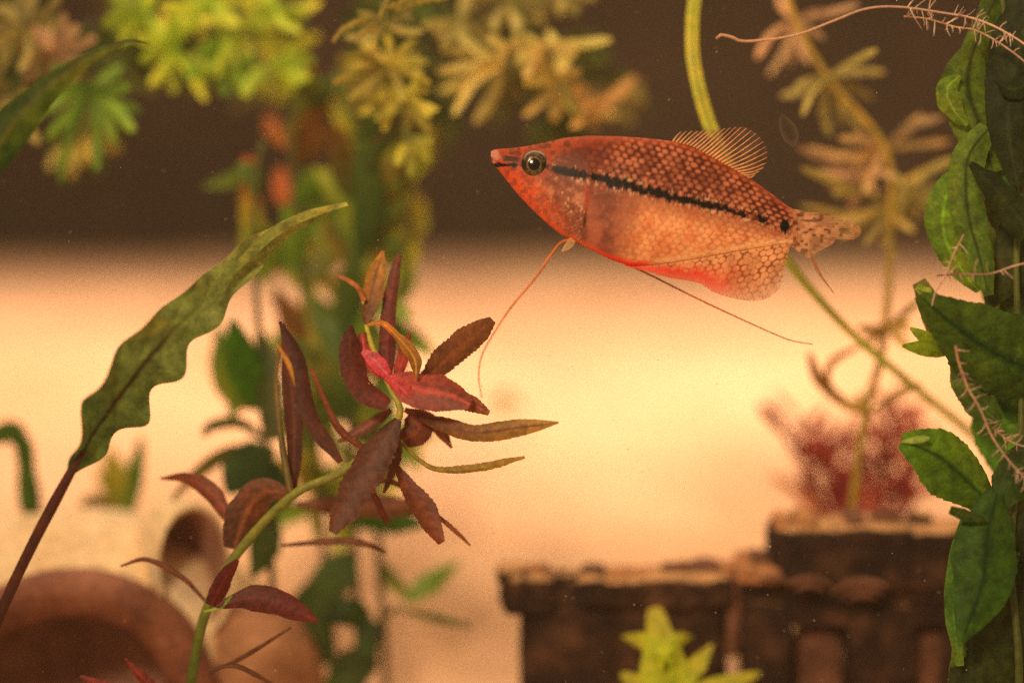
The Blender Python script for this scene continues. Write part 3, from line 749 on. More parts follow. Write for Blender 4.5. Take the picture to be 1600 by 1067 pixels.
# ------------------------------------------------------------------ feathery plants along the top
def feather(label, root_px, d, stem_pts, clusters, cols, w=1.0, srad=5, group=None, sc=(120, 124, 44), dj=0.022, floating=True, fill=18, fillc=((104, 112, 50), (130, 116, 60), (90, 108, 44)), seed=1):
    seed += int(root_px)
    r = P(*stem_pts[0], d) if floating else on_bed(root_px, d)
    t = thing('feathery_plant', label, 'plant', r, group)
    pts = [(root_px, 860, d)] + list(stem_pts)
    W = ([] if floating else [r]) + [P(*(q if len(q) == 3 else (q[0], q[1], d))) for q in stem_pts]
    V, f, c = tube_geo(np.array(W), np.array([srad, srad, srad * .8, srad * .6]) * d / F, sc, sc, 60, 8)
    mesh_obj('stem', V, f, M_stem, t, c)
    for k, (cen, tips) in enumerate(clusters):
        c0 = cols[k % len(cols)]
        frond(t, cen, tips, d, w, c0, tuple(min(255, v * 1.15 + 6) for v in c0), dj=dj)
    R = random.Random(seed)
    for k in range(fill):        # whorls further back on the same stem
        cen = R.choice(clusters)[0]; cen = (cen[0] + R.uniform(-50, 50), cen[1] + R.uniform(-60, 20)); a0 = math.pi / 2 + R.uniform(-1.3, 1.3)
        frond(t, cen, [(cen[0] + (95 - 16 * abs(q)) * R.uniform(.8, 1.1) * math.cos(a0 + q * 0.42), cen[1] + (90 - 16 * abs(q)) * R.uniform(.8, 1.1) * math.sin(a0 + q * 0.42)) for q in (-3, -2, -1, 0, 1, 2, 3)], d + R.uniform(.035, .07), w * .9, R.choice(fillc), dj=dj)
    return t
YG, OL, GR, YB, PK = (186, 226, 62), (158, 150, 84), (120, 164, 56), (214, 198, 104), (194, 158, 120)
feather('pale green feathery plant behind the curled leaf tip', 70, 0.682,
        [(120, 230), (140, 135), (60, 60), (40, -60)],
        [((140, 140), [(60, 180), (95, 285), (150, 268), (208, 205), (218, 175), (80, 100), (190, 105)]),
         ((130, 215), [(75, 265), (165, 225), (190, 232), (110, 280), (150, 250)]),
         ((40, 40), [(0, 110), (62, 130), (105, 60), (20, -30), (95, -5), (-20, 50)]),
         ((20, 150), [(-20, 190), (10, 220), (60, 225), (60, 160), (-10, 110)]),
         ((85, 80), [(40, 130), (120, 125), (150, 60), (100, 20), (55, 40)])],
        [GR, YB, OL, OL, PK], 1.05)
feather('vivid yellow green feathery plant, the brightest of those along the surface', 330, 0.69,
        [(430, 130), (380, 40), (370, -60)],
        [((270, 75), [(235, 135), (322, 158), (345, 105), (210, 60), (290, 20), (255, 20)]),
         ((380, 40), [(300, 90), (340, 120), (420, 130), (462, 70), (450, 10), (330, -10), (390, 105)]),
         ((440, 95), [(380, 150), (430, 165), (480, 125), (500, 55), (455, 150)]),
         ((330, 0), [(250, 10), (270, 50), (350, 60), (400, 20), (300, -40)]),
         ((430, 10), [(370, 40), (470, 50), (500, 0), (400, -40)]),
         ((350, 90), [(290, 120), (310, 150), (390, 150), (400, 90), (330, 60)]),
         ((230, 20), [(160, 40), (190, 70), (260, 60), (240, -30), (170, -10)])],
        [YG, (206, 240, 70), YG, YG, (202, 238, 68), GR, YG], 1.1)
feather('olive gold feathery plant with drooping lobes over the green clump', 610, 0.665,
        [(640, 230), (610, 110), (600, 20), (620, -60)],
        [((605, 105), [(540, 88), (520, 130), (545, 155), (582, 172), (650, 62), (668, 98), (672, 130), (560, 60)]),
         ((632, 150), [(560, 178), (600, 205), (672, 205), (684, 172), (655, 115), (575, 140)]),
         ((600, 40), [(540, 60), (560, 20), (640, 10), (660, 50), (570, 80)]),
         ((640, 215), [(600, 250), (640, 275), (672, 250), (680, 215)])],
        [(190, 180, 80), (196, 188, 76), OL, (176, 184, 66)], 0.8, dj=0.02)
feather('golden feathery plant hanging above the fish\'s head', 800, 0.678,
        [(905, 180), (872, 125), (835, 70), (800, 0), (790, -70)],
        [((785, 100), [(690, 78), (686, 112), (684, 142), (708, 180), (742, 194), (722, 58), (765, 55)]),
         ((852, 70), [(955, 62), (800, 58), (822, 122), (782, 78), (900, 85)]),
         ((872, 130), [(818, 182), (912, 188), (858, 48), (838, 95), (905, 110)]),
         ((908, 182), [(992, 120), (876, 140), (935, 198), (932, 145), (896, 200)]),
         ((800, 0), [(730, 20), (770, 50), (850, 40), (870, -10), (745, -10)]),
         ((880, -10), [(840, 20), (900, 25), (930, 0)]),
         ((720, 30), [(660, 40), (690, 70), (760, 60), (740, -20)])],
        [(230, 206, 116), (224, 194, 108), (212, 184, 96), (210, 168, 100), OL, OL, OL], 1.0)
tr = feather('dull pink and olive feathery plant with tall stem behind the stone ruin', 1305, 0.675,
        [(1345, 690), (1376, 560), (1388, 450), (1391, 330), (1382, 230), (1292, 120), (1242, 30), (1222, -50)],
        [((1242, 32), [(1182, 92), (1202, 118), (1342, 8), (1262, 100), (1300, 24), (1215, -10)]),
         ((1292, 122), [(1220, 150), (1370, 78), (1382, 112), (1296, 212), (1350, 205), (1240, 140)]),
         ((1382, 232), [(1262, 232), (1474, 182), (1484, 222), (1332, 208), (1350, 302), (1440, 180)]),
         ((1391, 322), [(1252, 262), (1300, 300), (1462, 262), (1484, 292), (1352, 382), (1312, 372), (1440, 332), (1402, 402), (1252, 322)]),
         ((1340, 270), [(1245, 230), (1290, 290), (1330, 330), (1400, 280), (1280, 240)]),
         ((1430, 290), [(1490, 250), (1480, 320), (1400, 340), (1390, 270), (1470, 350)]),
         ((1362, 642), [(1318, 632), (1340, 612), (1440, 600)]),
         ((1386, 512), [(1340, 512), (1420, 502), (1442, 470), (1352, 540), (1425, 545)])],
        [PK, OL, (176, 150, 100), (176, 164, 84), PK, OL, (186, 158, 80), (186, 160, 84)], 0.72, 7, sc=(178, 148, 52), floating=False, fill=0, fillc=((120, 90, 56), (104, 96, 44)))
leaf(tr, [(1362, 650, .675), (1318, 628, .675), (1282, 596, .674), (1264, 552, .673)], [8, 16, 18, 18, 8], (176, 140, 48), (170, 136, 60), M_frond, n=24)
leaf(tr, [(1302, 615, .675), (1292, 585, .675), (1305, 562, .675), (1345, 540, .675)], [6, 11, 12, 10, 4], (170, 136, 56), None, M_frond, n=20)

# ------------------------------------------------------------------ the near sprig at the top edge
rs = P(640, -60, .63)
sp = thing('floating_sprig', 'sharp knobbly olive sprig dangling in front of the golden foliage', 'sprig', rs)
SPC = (150, 136, 40)
tube(sp, [(640, -60, .63), (612, -10, .63), (594, 25, .63), (588, 55, .628), (586, 92, .626)], [3.5, 3.2, 3, 2.4, 1.8], SPC, (170, 150, 60), M_stem, 'stem', 30, 6)
for pts in ([(592, 28), (560, 34), (535, 48), (520, 66)], [(590, 35), (572, 48), (556, 64)], [(592, 25), (585, 48), (574, 50)], [(600, 10), (630, 14), (660, 2), (720, -8)], [(598, 15), (640, 0), (690, -20)]):
    leaf(sp, [(a, b, .628) for a, b in pts], [7, 9, 10, 10, 5], SPC, (190, 170, 70), M_frond, serr=0.5, nserr=9, n=40, m=5, fold=0.5)

# ------------------------------------------------------------------ green stem plants in the middle left background
def stem_plant(label, d, stem_pts, leaves, rnd_leaves=0, cols=((52, 96, 26),), wr=(26, 46), lr=(60, 110), srad=6, rngseed=1, span=(0.1, 1.0), sc=(84, 90, 34), name='leafy_stem_plant'):
    R = random.Random(rngseed)
    r = on_bed(stem_pts[0][0], d)
    t = thing(name, label, 'plant', r)
    W = np.array([r] + [P(a, b, d) for a, b in stem_pts])
    V, f, c = tube_geo(W, np.array([srad, srad, srad * .7]) * d / F, sc, sc, 40, 8)
    mesh_obj('stem', V, f, M_stem, t, c)
    S2 = spline(np.array(stem_pts, float), 60)
    for (pts, ws, c0, c1) in leaves:
        n = len(pts)
        leaf(t, [(a, b, d + (0.022 if max(c0) > 145 else -0.012) * k / (n - 1)) for k, (a, b) in enumerate(pts)], ws, c0, c1, M_glow if max(c0) > 145 else M_leaf, n=22, m=7, tilt=R.uniform(-25, 25))
    for k in range(rnd_leaves):
        q = S2[int(59 * R.uniform(*span))]
        ang = R.uniform(-2.6, -0.5) if R.random() < 0.7 else R.uniform(0.3, 2.8)
        ln = R.uniform(*lr); w = R.uniform(*wr)
        ex, ey = q[0] + math.cos(ang) * ln, q[1] + math.sin(ang) * ln
        mx, my = (q[0] + ex) / 2 + R.uniform(-12, 12), (q[1] + ey) / 2 + R.uniform(-14, 2)
        c0 = R.choice(cols); dz = R.uniform(-.01, .03)
        leaf(t, [(q[0], q[1], d), (mx, my, d + dz / 2), (ex, ey, d + dz)], [5, w * .7, w, w * .95, w * .6, 4], c0, tuple(min(255, v * 1.2) for v in c0), M_glow if max(c0) > 145 else M_leaf, n=14, m=5,
             tilt=R.uniform(-50, 50), seed=k)
    return t
DG, DG2, MG, YL, BRN, ORG_ = (72, 104, 42), (96, 124, 52), (120, 160, 52), (176, 198, 50), (138, 98, 50), (224, 128, 66)
stem_plant('leafy stem with orange and lime upper leaves left of the green clump', 0.68, [(430, 1000), (420, 800), (410, 600), (398, 420), (398, 300), (410, 220)],
           [([(400, 320), (392, 280), (388, 245)], [10, 26, 30, 12], ORG_, (220, 116, 66)),
            ([(402, 400), (394, 350), (390, 290)], [8, 34, 38, 26], YL, (190, 160, 50)),
            ([(400, 440), (392, 380), (400, 330)], [8, 34, 34, 16], (140, 160, 34), YL),
            ([(410, 640), (360, 590), (340, 510)], [8, 56, 66, 40, 8], (150, 150, 36), (70, 130, 24)),
            ([(420, 650), (385, 590), (362, 500)], [8, 48, 60, 44, 10], (80, 130, 26), (64, 120, 22)),
            ([(410, 520), (420, 600), (425, 688)], [8, 34, 46, 46, 30], (66, 88, 32), (96, 104, 44)),
            ([(418, 690), (375, 660), (330, 665), (318, 682)], [6, 16, 22, 22, 8], (96, 104, 44), (84, 92, 30)),
            ([(420, 720), (370, 705), (320, 730), (268, 780)], [6, 22, 26, 18, 6], (96, 100, 36), (130, 120, 44)),
            ([(430, 700), (395, 720), (355, 770)], [8, 70, 84, 60, 10], DG, (50, 84, 28)),
            ([(432, 720), (420, 770), (380, 810)], [8, 60, 80, 50, 10], (48, 80, 28), DG),
            ([(430, 800), (415, 850), (395, 900)], [8, 50, 60, 40, 8], DG2, DG)],
           8, (DG2, MG, (130, 156, 50), (160, 150, 60)), rngseed=3, span=(0.3, 1.0))
stem_plant('crowded dark green stem with rusty upper leaves in the green clump', 0.705, [(520, 1010), (500, 800), (490, 600), (470, 420), (460, 280), (450, 130)],
           [([(450, 330), (440, 300), (438, 262)], [8, 26, 30, 14], (196, 120, 70), (200, 124, 76)),
            ([(445, 230), (425, 200), (415, 180)], [8, 26, 30, 10], (206, 140, 84), (200, 140, 90)),
            ([(470, 200), (480, 160), (500, 120)], [8, 24, 30, 14], (180, 110, 50), (196, 120, 60)),
            ([(490, 900), (480, 960), (500, 1040)], [8, 60, 70, 50], DG, DG2)],
           54, (DG2, MG, (176, 190, 74), BRN, (160, 176, 66), (120, 128, 50), (190, 180, 80)), rngseed=5, span=(0.25, 1.0), wr=(32, 56), lr=(70, 125))
stem_plant('tall dark green stem right of the rusty one in the green clump', 0.695, [(560, 1000), (550, 780), (548, 560), (556, 400), (566, 260), (560, 170)],
           [([(560, 560), (545, 480), (556, 400)], [8, 40, 44, 20], DG, DG2), ([(560, 420), (575, 330), (570, 220)], [8, 44, 48, 26], DG, DG2),
            ([(556, 330), (535, 260), (530, 200)], [8, 36, 40, 14], DG2, BRN),
            ([(540, 818), (590, 812), (662, 818)], [8, 34, 40, 14], (60, 110, 24), (76, 120, 30)),
            ([(555, 860), (520, 900), (500, 960)], [10, 60, 76, 50, 12], DG, DG2),
            ([(550, 700), (580, 640), (600, 590)], [8, 34, 40, 14], MG, (86, 120, 30))],
           48, (DG2, MG, (150, 170, 60), (176, 190, 70), (140, 130, 56)), rngseed=9, span=(0.3, 1.0), wr=(30, 54), lr=(70, 125))
stem_plant('lime yellow round leaved stem tip nearest the fish\'s snout', 0.70, [(600, 1000), (590, 760), (605, 560), (630, 420), (635, 300), (640, 170)],
           [([(630, 260), (640, 215), (640, 160)], [10, 70, 84, 66, 20], (206, 222, 70), (214, 206, 84)),
            ([(640, 280), (655, 240), (660, 195)], [10, 40, 46, 16], (206, 236, 66), (196, 232, 62)),
            ([(630, 310), (615, 270), (605, 225)], [8, 34, 40, 14], (226, 220, 96), (214, 222, 80)),
            ([(625, 370), (625, 330), (640, 292)], [12, 64, 70, 30], (200, 206, 76), (208, 206, 86)),
            ([(620, 380), (650, 352), (660, 310)], [8, 40, 42, 14], (184, 200, 70), (200, 206, 80)),
            ([(605, 420), (615, 390), (640, 360)], [8, 30, 36, 14], (130, 150, 34), MG),
            ([(600, 480), (570, 440), (556, 400)], [8, 30, 36, 14], (150, 140, 40), (190, 150, 50))],
           26, (YL, (190, 190, 70), MG, DG2), rngseed=12, span=(0.3, 0.95), wr=(30, 50), lr=(60, 110))
stem_plant('low dark leaves and pale green forked shoot beside the ruin', 0.69, [(560, 1120), (570, 1040), (585, 985), (620, 945)],
           [([(640, 935), (612, 905), (585, 865)], [8, 22, 26, 18, 4], (150, 190, 70), (84, 110, 40)),
            ([(636, 938), (670, 910), (720, 876)], [10, 34, 40, 24, 4], (140, 190, 40), (120, 180, 36)),
            ([(585, 985), (550, 955), (505, 965)], [10, 44, 50, 20], DG2, (50, 90, 26)),
            ([(580, 1000), (560, 1030), (520, 1080)], [10, 60, 70, 40], (60, 70, 30), DG2),
            ([(560, 960), (575, 985), (572, 1030)], [10, 40, 40, 16], (56, 76, 28), DG),
            ([(620, 950), (680, 965), (740, 978)], [4, 10, 14, 12, 3], (116, 130, 50), (110, 130, 44))],
           0, rngseed=2)
stem_plant('small curled green leaf rising from the pale pot\'s left shoulder', 0.70, [(60, 860), (62, 800), (52, 760)],
           [([(52, 815), (44, 750), (34, 690), (0, 680)], [14, 40, 36, 26, 30, 26, 12], (60, 104, 30), (80, 120, 34)),
            ([(40, 700), (18, 674), (-20, 690)], [10, 30, 34, 12], (90, 130, 40), (70, 110, 30))], 0, rngseed=21)
stem_plant('yellow green upright young leaves rising behind the pale pot', 0.715, [(195, 880), (195, 830), (195, 800)],
           [([(195, 820), (182, 760), (165, 700)], [10, 40, 54, 40, 10], (150, 160, 34), (170, 170, 44)),
            ([(200, 820), (210, 755), (222, 682)], [8, 24, 30, 24, 6], (96, 130, 36), (84, 124, 34)),
            ([(190, 815), (150, 780), (122, 800)], [6, 20, 22, 10], (120, 110, 40), (110, 104, 40)),
            ([(195, 820), (175, 770), (150, 740)], [8, 30, 34, 10], (160, 166, 40), (170, 164, 50))], 0, rngseed=22)

# ------------------------------------------------------------------ red bushy plant behind the ruin
rb = on_bed(1350, 0.735)
bush = thing('red_bushy_plant', 'blurred red bushy plant behind the stone ruin', 'plant', rb)
R = random.Random(31)
for k in range(9):
    bxp = 1350 + (k - 4) * 9
    ex, ey = 1350 + (k - 4) * 30 + R.uniform(-14, 14), R.uniform(640, 740)
    if k == 5: ex, ey = 1395, 622
    dk = .735 + R.uniform(-.02, .02)
    tube(bush, [(bxp, 870, .735), ((bxp + ex) / 2 + R.uniform(-8, 8), (835 + ey) / 2, dk), (ex, ey, dk)], [5, 4, 2], (150, 62, 44), None, M_stem, 'stem', 14, 6)
    nl = 15
    for q in range(nl):
        tq = 0.12 + 0.88 * q / (nl - 1)
        ax = bxp + (ex - bxp) * tq; ay = 835 + (ey - 835) * tq
        an = R.uniform(-2.9, -0.2); ln = R.uniform(34, 72)
        leaf(bush, [(ax, ay, dk), (ax + math.cos(an) * ln * .5, ay + math.sin(an) * ln * .5 - 2, dk), (ax + math.cos(an) * ln, ay + math.sin(an) * ln, dk + R.uniform(-.01, .01))],
             [4, 12, 15, 12, 4], R.choice([(186, 72, 60), (166, 54, 48), (206, 104, 84), (144, 46, 42)]), None, M_red, n=8, m=3, tilt=R.uniform(-50, 50))
leaf(bush, [(1290, 840, .735), (1260, 780, .735), (1205, 742, .735)], [10, 20, 20, 14, 6], (190, 104, 60), (200, 120, 70), M_red, n=14)

# ------------------------------------------------------------------ broad leaved plant at the right edge
re_ = on_bed(1600, 0.60)
rp = thing('broad_leaf_plant', 'tall plant with broad dark green toothed leaves and hairy rootlets', 'plant', re_)
W = [re_, P(1592, 1060, .60), P(1580, 860, .604), P(1596, 640, .606), P(1588, 420, .606), P(1598, 220, .606), P(1575, 60, .605), P(1560, -40, .604)]
V, f, c = tube_geo(np.array(W), np.array([6, 6, 5, 5, 4]) * .6 / F, (90, 104, 44), (100, 110, 48), 80, 10)
mesh_obj('stem', V, f, M_stem, rp, c)
def bleaf(pts, ws, c0, c1=None, d=.60, dd=0.0, **kw):
    n = len(pts); q = [(a[0], a[1], d + dd * k / (n - 1)) for k, a in enumerate(pts)]
    c0, c1 = lt(c0), lt(c1)
    kw.setdefault('n', 80); kw.setdefault('m', 13); kw.setdefault('serr', 0.025); kw.setdefault('nserr', 16); kw.setdefault('wave', 0.05); kw.setdefault('nwave', 2.5); kw.setdefault('veins', 8); kw.setdefault('rib', tuple(min(255, v * 1.35) for v in c0))
    return leaf(rp, q, ws, c0, c1, M_big, **kw)
lt = lambda c: None if c is None else ((c[0] * 1.42 + 14, c[1] * 1.10 + 4, c[2] * 1.0) if c[0] < 60 else (c[0] * 1.0, c[1] * 1.16 + 6, c[2] * 1.05))
GA, GB, GC, OLV, OLD = (38, 92, 32), (26, 62, 24), (66, 118, 30), (116, 122, 42), (84, 92, 36)
bleaf([(1650, 590), (1570, 560), (1500, 515), (1436, 462)], [120, 150, 152, 140, 118, 90, 62, 20], GA, (52, 104, 34), d=.600, dd=-.012, tilt=20, fold=.3, rib=(30, 74, 26))
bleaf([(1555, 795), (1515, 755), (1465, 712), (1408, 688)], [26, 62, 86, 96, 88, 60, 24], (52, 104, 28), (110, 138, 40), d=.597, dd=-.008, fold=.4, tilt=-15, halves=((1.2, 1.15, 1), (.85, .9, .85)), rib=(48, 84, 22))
bleaf([(1408, 690), (1425, 688), (1452, 684)], [3, 9, 12, 6], (190, 186, 96), None, d=.588, n=14)
bleaf([(1558, 770), (1542, 840), (1535, 910), (1502, 1003)], [30, 66, 96, 104, 100, 84, 50, 10], (34, 92, 30), (44, 108, 34), d=.592, dd=-.006, tilt=12, fold=.25, rib=(30, 72, 28))
bleaf([(1540, 812), (1512, 806), (1484, 796)], [6, 16, 20, 12], (40, 84, 28), None, d=.588, n=20)
bleaf([(1510, 800), (1494, 880), (1490, 960), (1500, 1040)], [10, 26, 28, 24, 12], (84, 118, 44), (110, 126, 50), d=.598)
bleaf([(1585, 900), (1560, 970), (1535, 1040), (1520, 1120)], [30, 90, 106, 96, 60], (28, 56, 22), (34, 66, 26), d=.602)
bleaf([(1500, 990), (1508, 1030), (1502, 1100)], [20, 44, 52, 40], (104, 122, 44), OLV, d=.604)
bleaf([(1640, 880), (1600, 990), (1590, 1110)], [40, 90, 100, 70], OLD, (96, 100, 50), d=.612)
bleaf([(1620, 690), (1592, 730), (1560, 790)], [30, 60, 64, 30], GB, GA, d=.60)
bleaf([(1600, 800), (1585, 860), (1600, 930)], [16, 40, 44, 20], (30, 60, 24), GB, d=.606)
# upper leaves
bleaf([(1560, -10), (1528, 60), (1512, 130), (1532, 200), (1552, 270)], [50, 34, 40, 84, 86, 70, 44], OLD, (110, 116, 40), d=.606, wave=.12, nwave=2, tilt=15, rib=(60, 70, 26))
bleaf([(1500, 118), (1480, 140), (1490, 172), (1512, 196)], [8, 34, 40, 26, 8], (116, 124, 38), OLV, d=.603)
bleaf([(1545, 200), (1512, 250), (1512, 330), (1530, 400), (1545, 462)], [30, 52, 58, 56, 50, 40, 16], OLV, (88, 104, 36), d=.602, wave=.1, rib=(60, 76, 26))
bleaf([(1512, 255), (1478, 310), (1476, 370), (1505, 425), (1530, 455)], [14, 42, 56, 56, 46, 34, 12], (104, 130, 30), (120, 124, 44), d=.608, wave=.08)
bleaf([(1516, 255), (1545, 285), (1575, 320), (1612, 365)], [8, 34, 46, 56, 50], (22, 50, 22), (28, 56, 24), d=.594, serr=.01)
bleaf([(1580, -20), (1575, 60), (1580, 150)], [70, 96, 90, 64], (116, 118, 56), (96, 104, 44), d=.612, serr=.08)
bleaf([(1625, -20), (1590, 90), (1575, 190), (1590, 290)], [80, 90, 84, 60, 20], (24, 52, 22), (22, 46, 20), d=.60, serr=.03)
bleaf([(1610, 130), (1580, 140), (1556, 126)], [26, 34, 24, 4], (24, 54, 22), None, d=.597, n=20)
bleaf([(1610, 320), (1590, 400), (1560, 450), (1545, 480)], [60, 84, 80, 56, 14], (30, 58, 24), (40, 72, 28), d=.609)
bleaf([(1580, 200), (1575, 250), (1582, 310)], [8, 26, 24, 8], (110, 140, 44), (60, 110, 50), d=.609)
bleaf([(1590, 620), (1540, 560), (1470, 500), (1436, 440)], [40, 60, 70, 50, 22], (96, 96, 40), (128, 104, 56), d=.608)
bleaf([(1432, 448), (1445, 455), (1455, 452)], [10, 16, 16, 6], (176, 172, 70), None, d=.597, n=14)
bleaf([(1560, 660), (1520, 620), (1490, 560)], [20, 46, 44, 16], (86, 96, 40), (110, 110, 50), d=.606)
for k, (a, b_, l) in enumerate([((1560, 485), (1535, 492), 14), ((1510, 260), (1560, 180), 5), ((1480, 380), (1500, 372), 6)]):
    pass
FILLC = ((60, 84, 30), (92, 104, 40), (48, 76, 28), (104, 112, 44), (56, 84, 30), (84, 110, 38), (46, 78, 28), (96, 108, 48), (62, 88, 34))
for k, cc in enumerate(FILLC):
    yy = 20 + 128 * k; sx = (-1) ** k * 14
    bleaf([(1630, yy - 110), (1588 + sx, yy), (1598 - sx, yy + 125)], [40, 104, 124, 104, 24], cc, tuple(v * 1.2 for v in cc), d=.616 + .003 * (k % 2), tilt=22 * (-1) ** k, wave=.14, nwave=3)
# rootlets
RC = (250, 214, 190)
def root_strand(pts, rad, hairs, span, seed, d=.594, c=(190, 146, 104), hl=(8, 24)):
    R = random.Random(seed)
    o = tube(rp, [(a, b, d) for a, b in pts], rad, c, RC, M_root, 'rootlet', 60, 6)
    S2 = spline(np.array(pts, float), 100)
    parts = []
    for k in range(hairs):
        i = int(99 * R.uniform(*span)); q = S2[i]; tn = S2[min(99, i + 1)] - S2[max(0, i - 1)]; tn /= np.linalg.norm(tn) + 1e-9
        s = R.choice((-1, 1)); an = R.uniform(0.7, 1.6) * s
        ln = R.uniform(*hl)
        dx = tn[0] * math.cos(an) - tn[1] * math.sin(an); dy = tn[0] * math.sin(an) + tn[1] * math.cos(an)
        z = R.uniform(-.006, .004)
        W = [P(q[0], q[1], d), P(q[0] + dx * ln * .5 + R.uniform(-2, 2), q[1] + dy * ln * .5 + R.uniform(-2, 2), d + z / 2), P(q[0] + dx * ln, q[1] + dy * ln, d + z)]
        g = R.uniform(0.8, 1.15)
        parts.append(tube_geo(W, np.array([0.8, 0.7, 0.4]) * d / F, tuple(min(255, v * g) for v in RC), None, 6, 5))
    V, f, c2 = join_geo(parts)
    mesh_obj('root_hairs', V, f, M_root, o, c2)['kind'] = 'stuff'
root_strand([(1119, 61), (1126, 55), (1142, 58), (1166, 65), (1240, 56), (1300, 34), (1350, 15), (1400, 11), (1470, 20), (1530, 32), (1590, 62), (1650, 110)], [2.6, 2.0, 1.8, 1.6, 1.5, 1.4], 34, (0.55, 0.87), 5)
root_strand([(1412, 26), (1450, 30), (1490, 42), (1530, 50), (1585, 84), (1650, 140)], [1.2, 1.4, 1.4], 26, (0.0, 0.7), 6)
root_strand([(1493, 540), (1498, 566), (1512, 605), (1532, 640), (1552, 685), (1590, 735), (1650, 790)], [2.6, 1.6, 1.6, 1.4], 44, (0.02, 0.95), 8, d=.586)
root_strand([(1506, 366), (1490, 398), (1478, 428), (1462, 456), (1456, 478)], [1.4, 1.5, 1.6, 1.2], 6, (0.1, 0.9), 9, d=.588)
root_strand([(1464, 430), (1500, 428), (1545, 428), (1590, 414), (1640, 405)], [1.4, 1.4, 1.2], 12, (0.05, 0.95), 10, d=.588, c=(150, 96, 60))
root_strand([(1550, 668), (1580, 690), (1610, 700)], [1.3, 1.3, 1.3], 14, (0.0, 1.0), 14, d=.59)
# a single young leaf by the big one
yb = thing('young_leaf_tip', 'small lime green shoot tip poking out beside the largest broad leaf', 'leaf', P(1478, 555, .606))
leaf(yb, [(1478, 550, .606), (1448, 545, .604), (1410, 540, .603)], [16, 26, 22, 5], (150, 180, 36), (160, 190, 40), M_leaf, n=20)
leaf(yb, [(1476, 548, .606), (1448, 530, .604), (1422, 512, .604)], [14, 24, 22, 4], (140, 174, 30), (160, 190, 44), M_leaf, n=20, tilt=20)
tube(yb, [(1474, 550, .606), (1500, 560, .606), (1540, 600, .606)], [4, 4, 4], (96, 116, 36), None, M_stem, 'stem', 10, 6)

# ------------------------------------------------------------------ lime plant in front of the ruin
rl2 = on_bed(1050, 0.63)
lp = thing('lime_plant', 'bright lime plant with pointed leaves in front of the stone ruin', 'plant', rl2)
V, f, c = tube_geo(np.array([rl2, P(1048, 1110, .64), P(1042, 1060, .645), P(1035, 1010, .646)]), np.array([7, 7, 6]) * .63 / F, (120, 150, 30), None, 20, 8)
mesh_obj('stem', V, f, M_stem, lp, c)
LM = (222, 244, 60)
for pts, ws, dd, tl in (([(1036, 1085), (1034, 1010), (1022, 948)], [24, 60, 76, 72, 56, 40, 36, 20], .0, 0), ([(1040, 1030), (1005, 1004), (972, 994)], [40, 40, 30, 20, 4], -.003, 20),
                        ([(1040, 1030), (1060, 1002), (1082, 994)], [40, 34, 22, 4], -.002, -20), ([(1050, 1080), (1080, 1045), (1112, 1006)], [12, 30, 36, 26, 6], -.008, 25),
                        ([(1050, 1090), (1120, 1070), (1188, 1050)], [12, 30, 36, 28, 8], -.006, 25), ([(1040, 1090), (1000, 1070), (970, 1052)], [10, 28, 32, 10], -.01, 0),
                        ([(1045, 1100), (1060, 1085), (1078, 1040)], [20, 40, 40, 20], -.004, 0)):
    n = len(pts); leaf(lp, [(a, b, .640 + 0.009 * k) for k, (a, b) in enumerate(pts)], ws, LM, (236, 238, 90), M_glow, n=20, tilt=tl, fold=.3)

# ------------------------------------------------------------------ stone ruin ornament
M_ruin = stone_material('ruin_stone', tuple(lin((30, 20, 14))), tuple(lin((58, 38, 27))), tuple(lin((116, 80, 56))), 70, 0.9, 0.9, 0.003)
def paint_lit_tops(m, c):  # paints a pale lit tone on upward faces, as if lit from above
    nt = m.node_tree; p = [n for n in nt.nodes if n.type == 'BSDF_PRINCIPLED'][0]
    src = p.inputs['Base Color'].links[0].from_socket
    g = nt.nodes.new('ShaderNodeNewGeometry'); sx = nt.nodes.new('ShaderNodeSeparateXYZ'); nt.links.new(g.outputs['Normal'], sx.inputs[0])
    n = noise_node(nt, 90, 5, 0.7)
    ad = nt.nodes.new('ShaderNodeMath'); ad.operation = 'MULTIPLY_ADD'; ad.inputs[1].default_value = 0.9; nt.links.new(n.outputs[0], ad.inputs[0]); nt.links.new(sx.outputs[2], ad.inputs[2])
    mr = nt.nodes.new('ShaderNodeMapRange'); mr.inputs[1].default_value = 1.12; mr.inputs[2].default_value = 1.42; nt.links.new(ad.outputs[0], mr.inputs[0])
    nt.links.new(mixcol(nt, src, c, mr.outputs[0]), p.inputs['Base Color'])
paint_lit_tops(M_ruin, tuple(lin((206, 160, 108))))
DR_ = 0.662
ro = on_bed(1140, DR_)
ruin = thing('ruin_ornament', 'dark weathered stone ruin ornament with carved scroll and openings', 'ornament', ro)
M_ruin_lit = stone_material('ruin_stone_lit', tuple(lin((150, 100, 66))), tuple(lin((196, 140, 94))), tuple(lin((226, 176, 122))), 70, 0.9, 0.9, 0.003)  # lit copy of the ruin stone, for patches painted as if lit
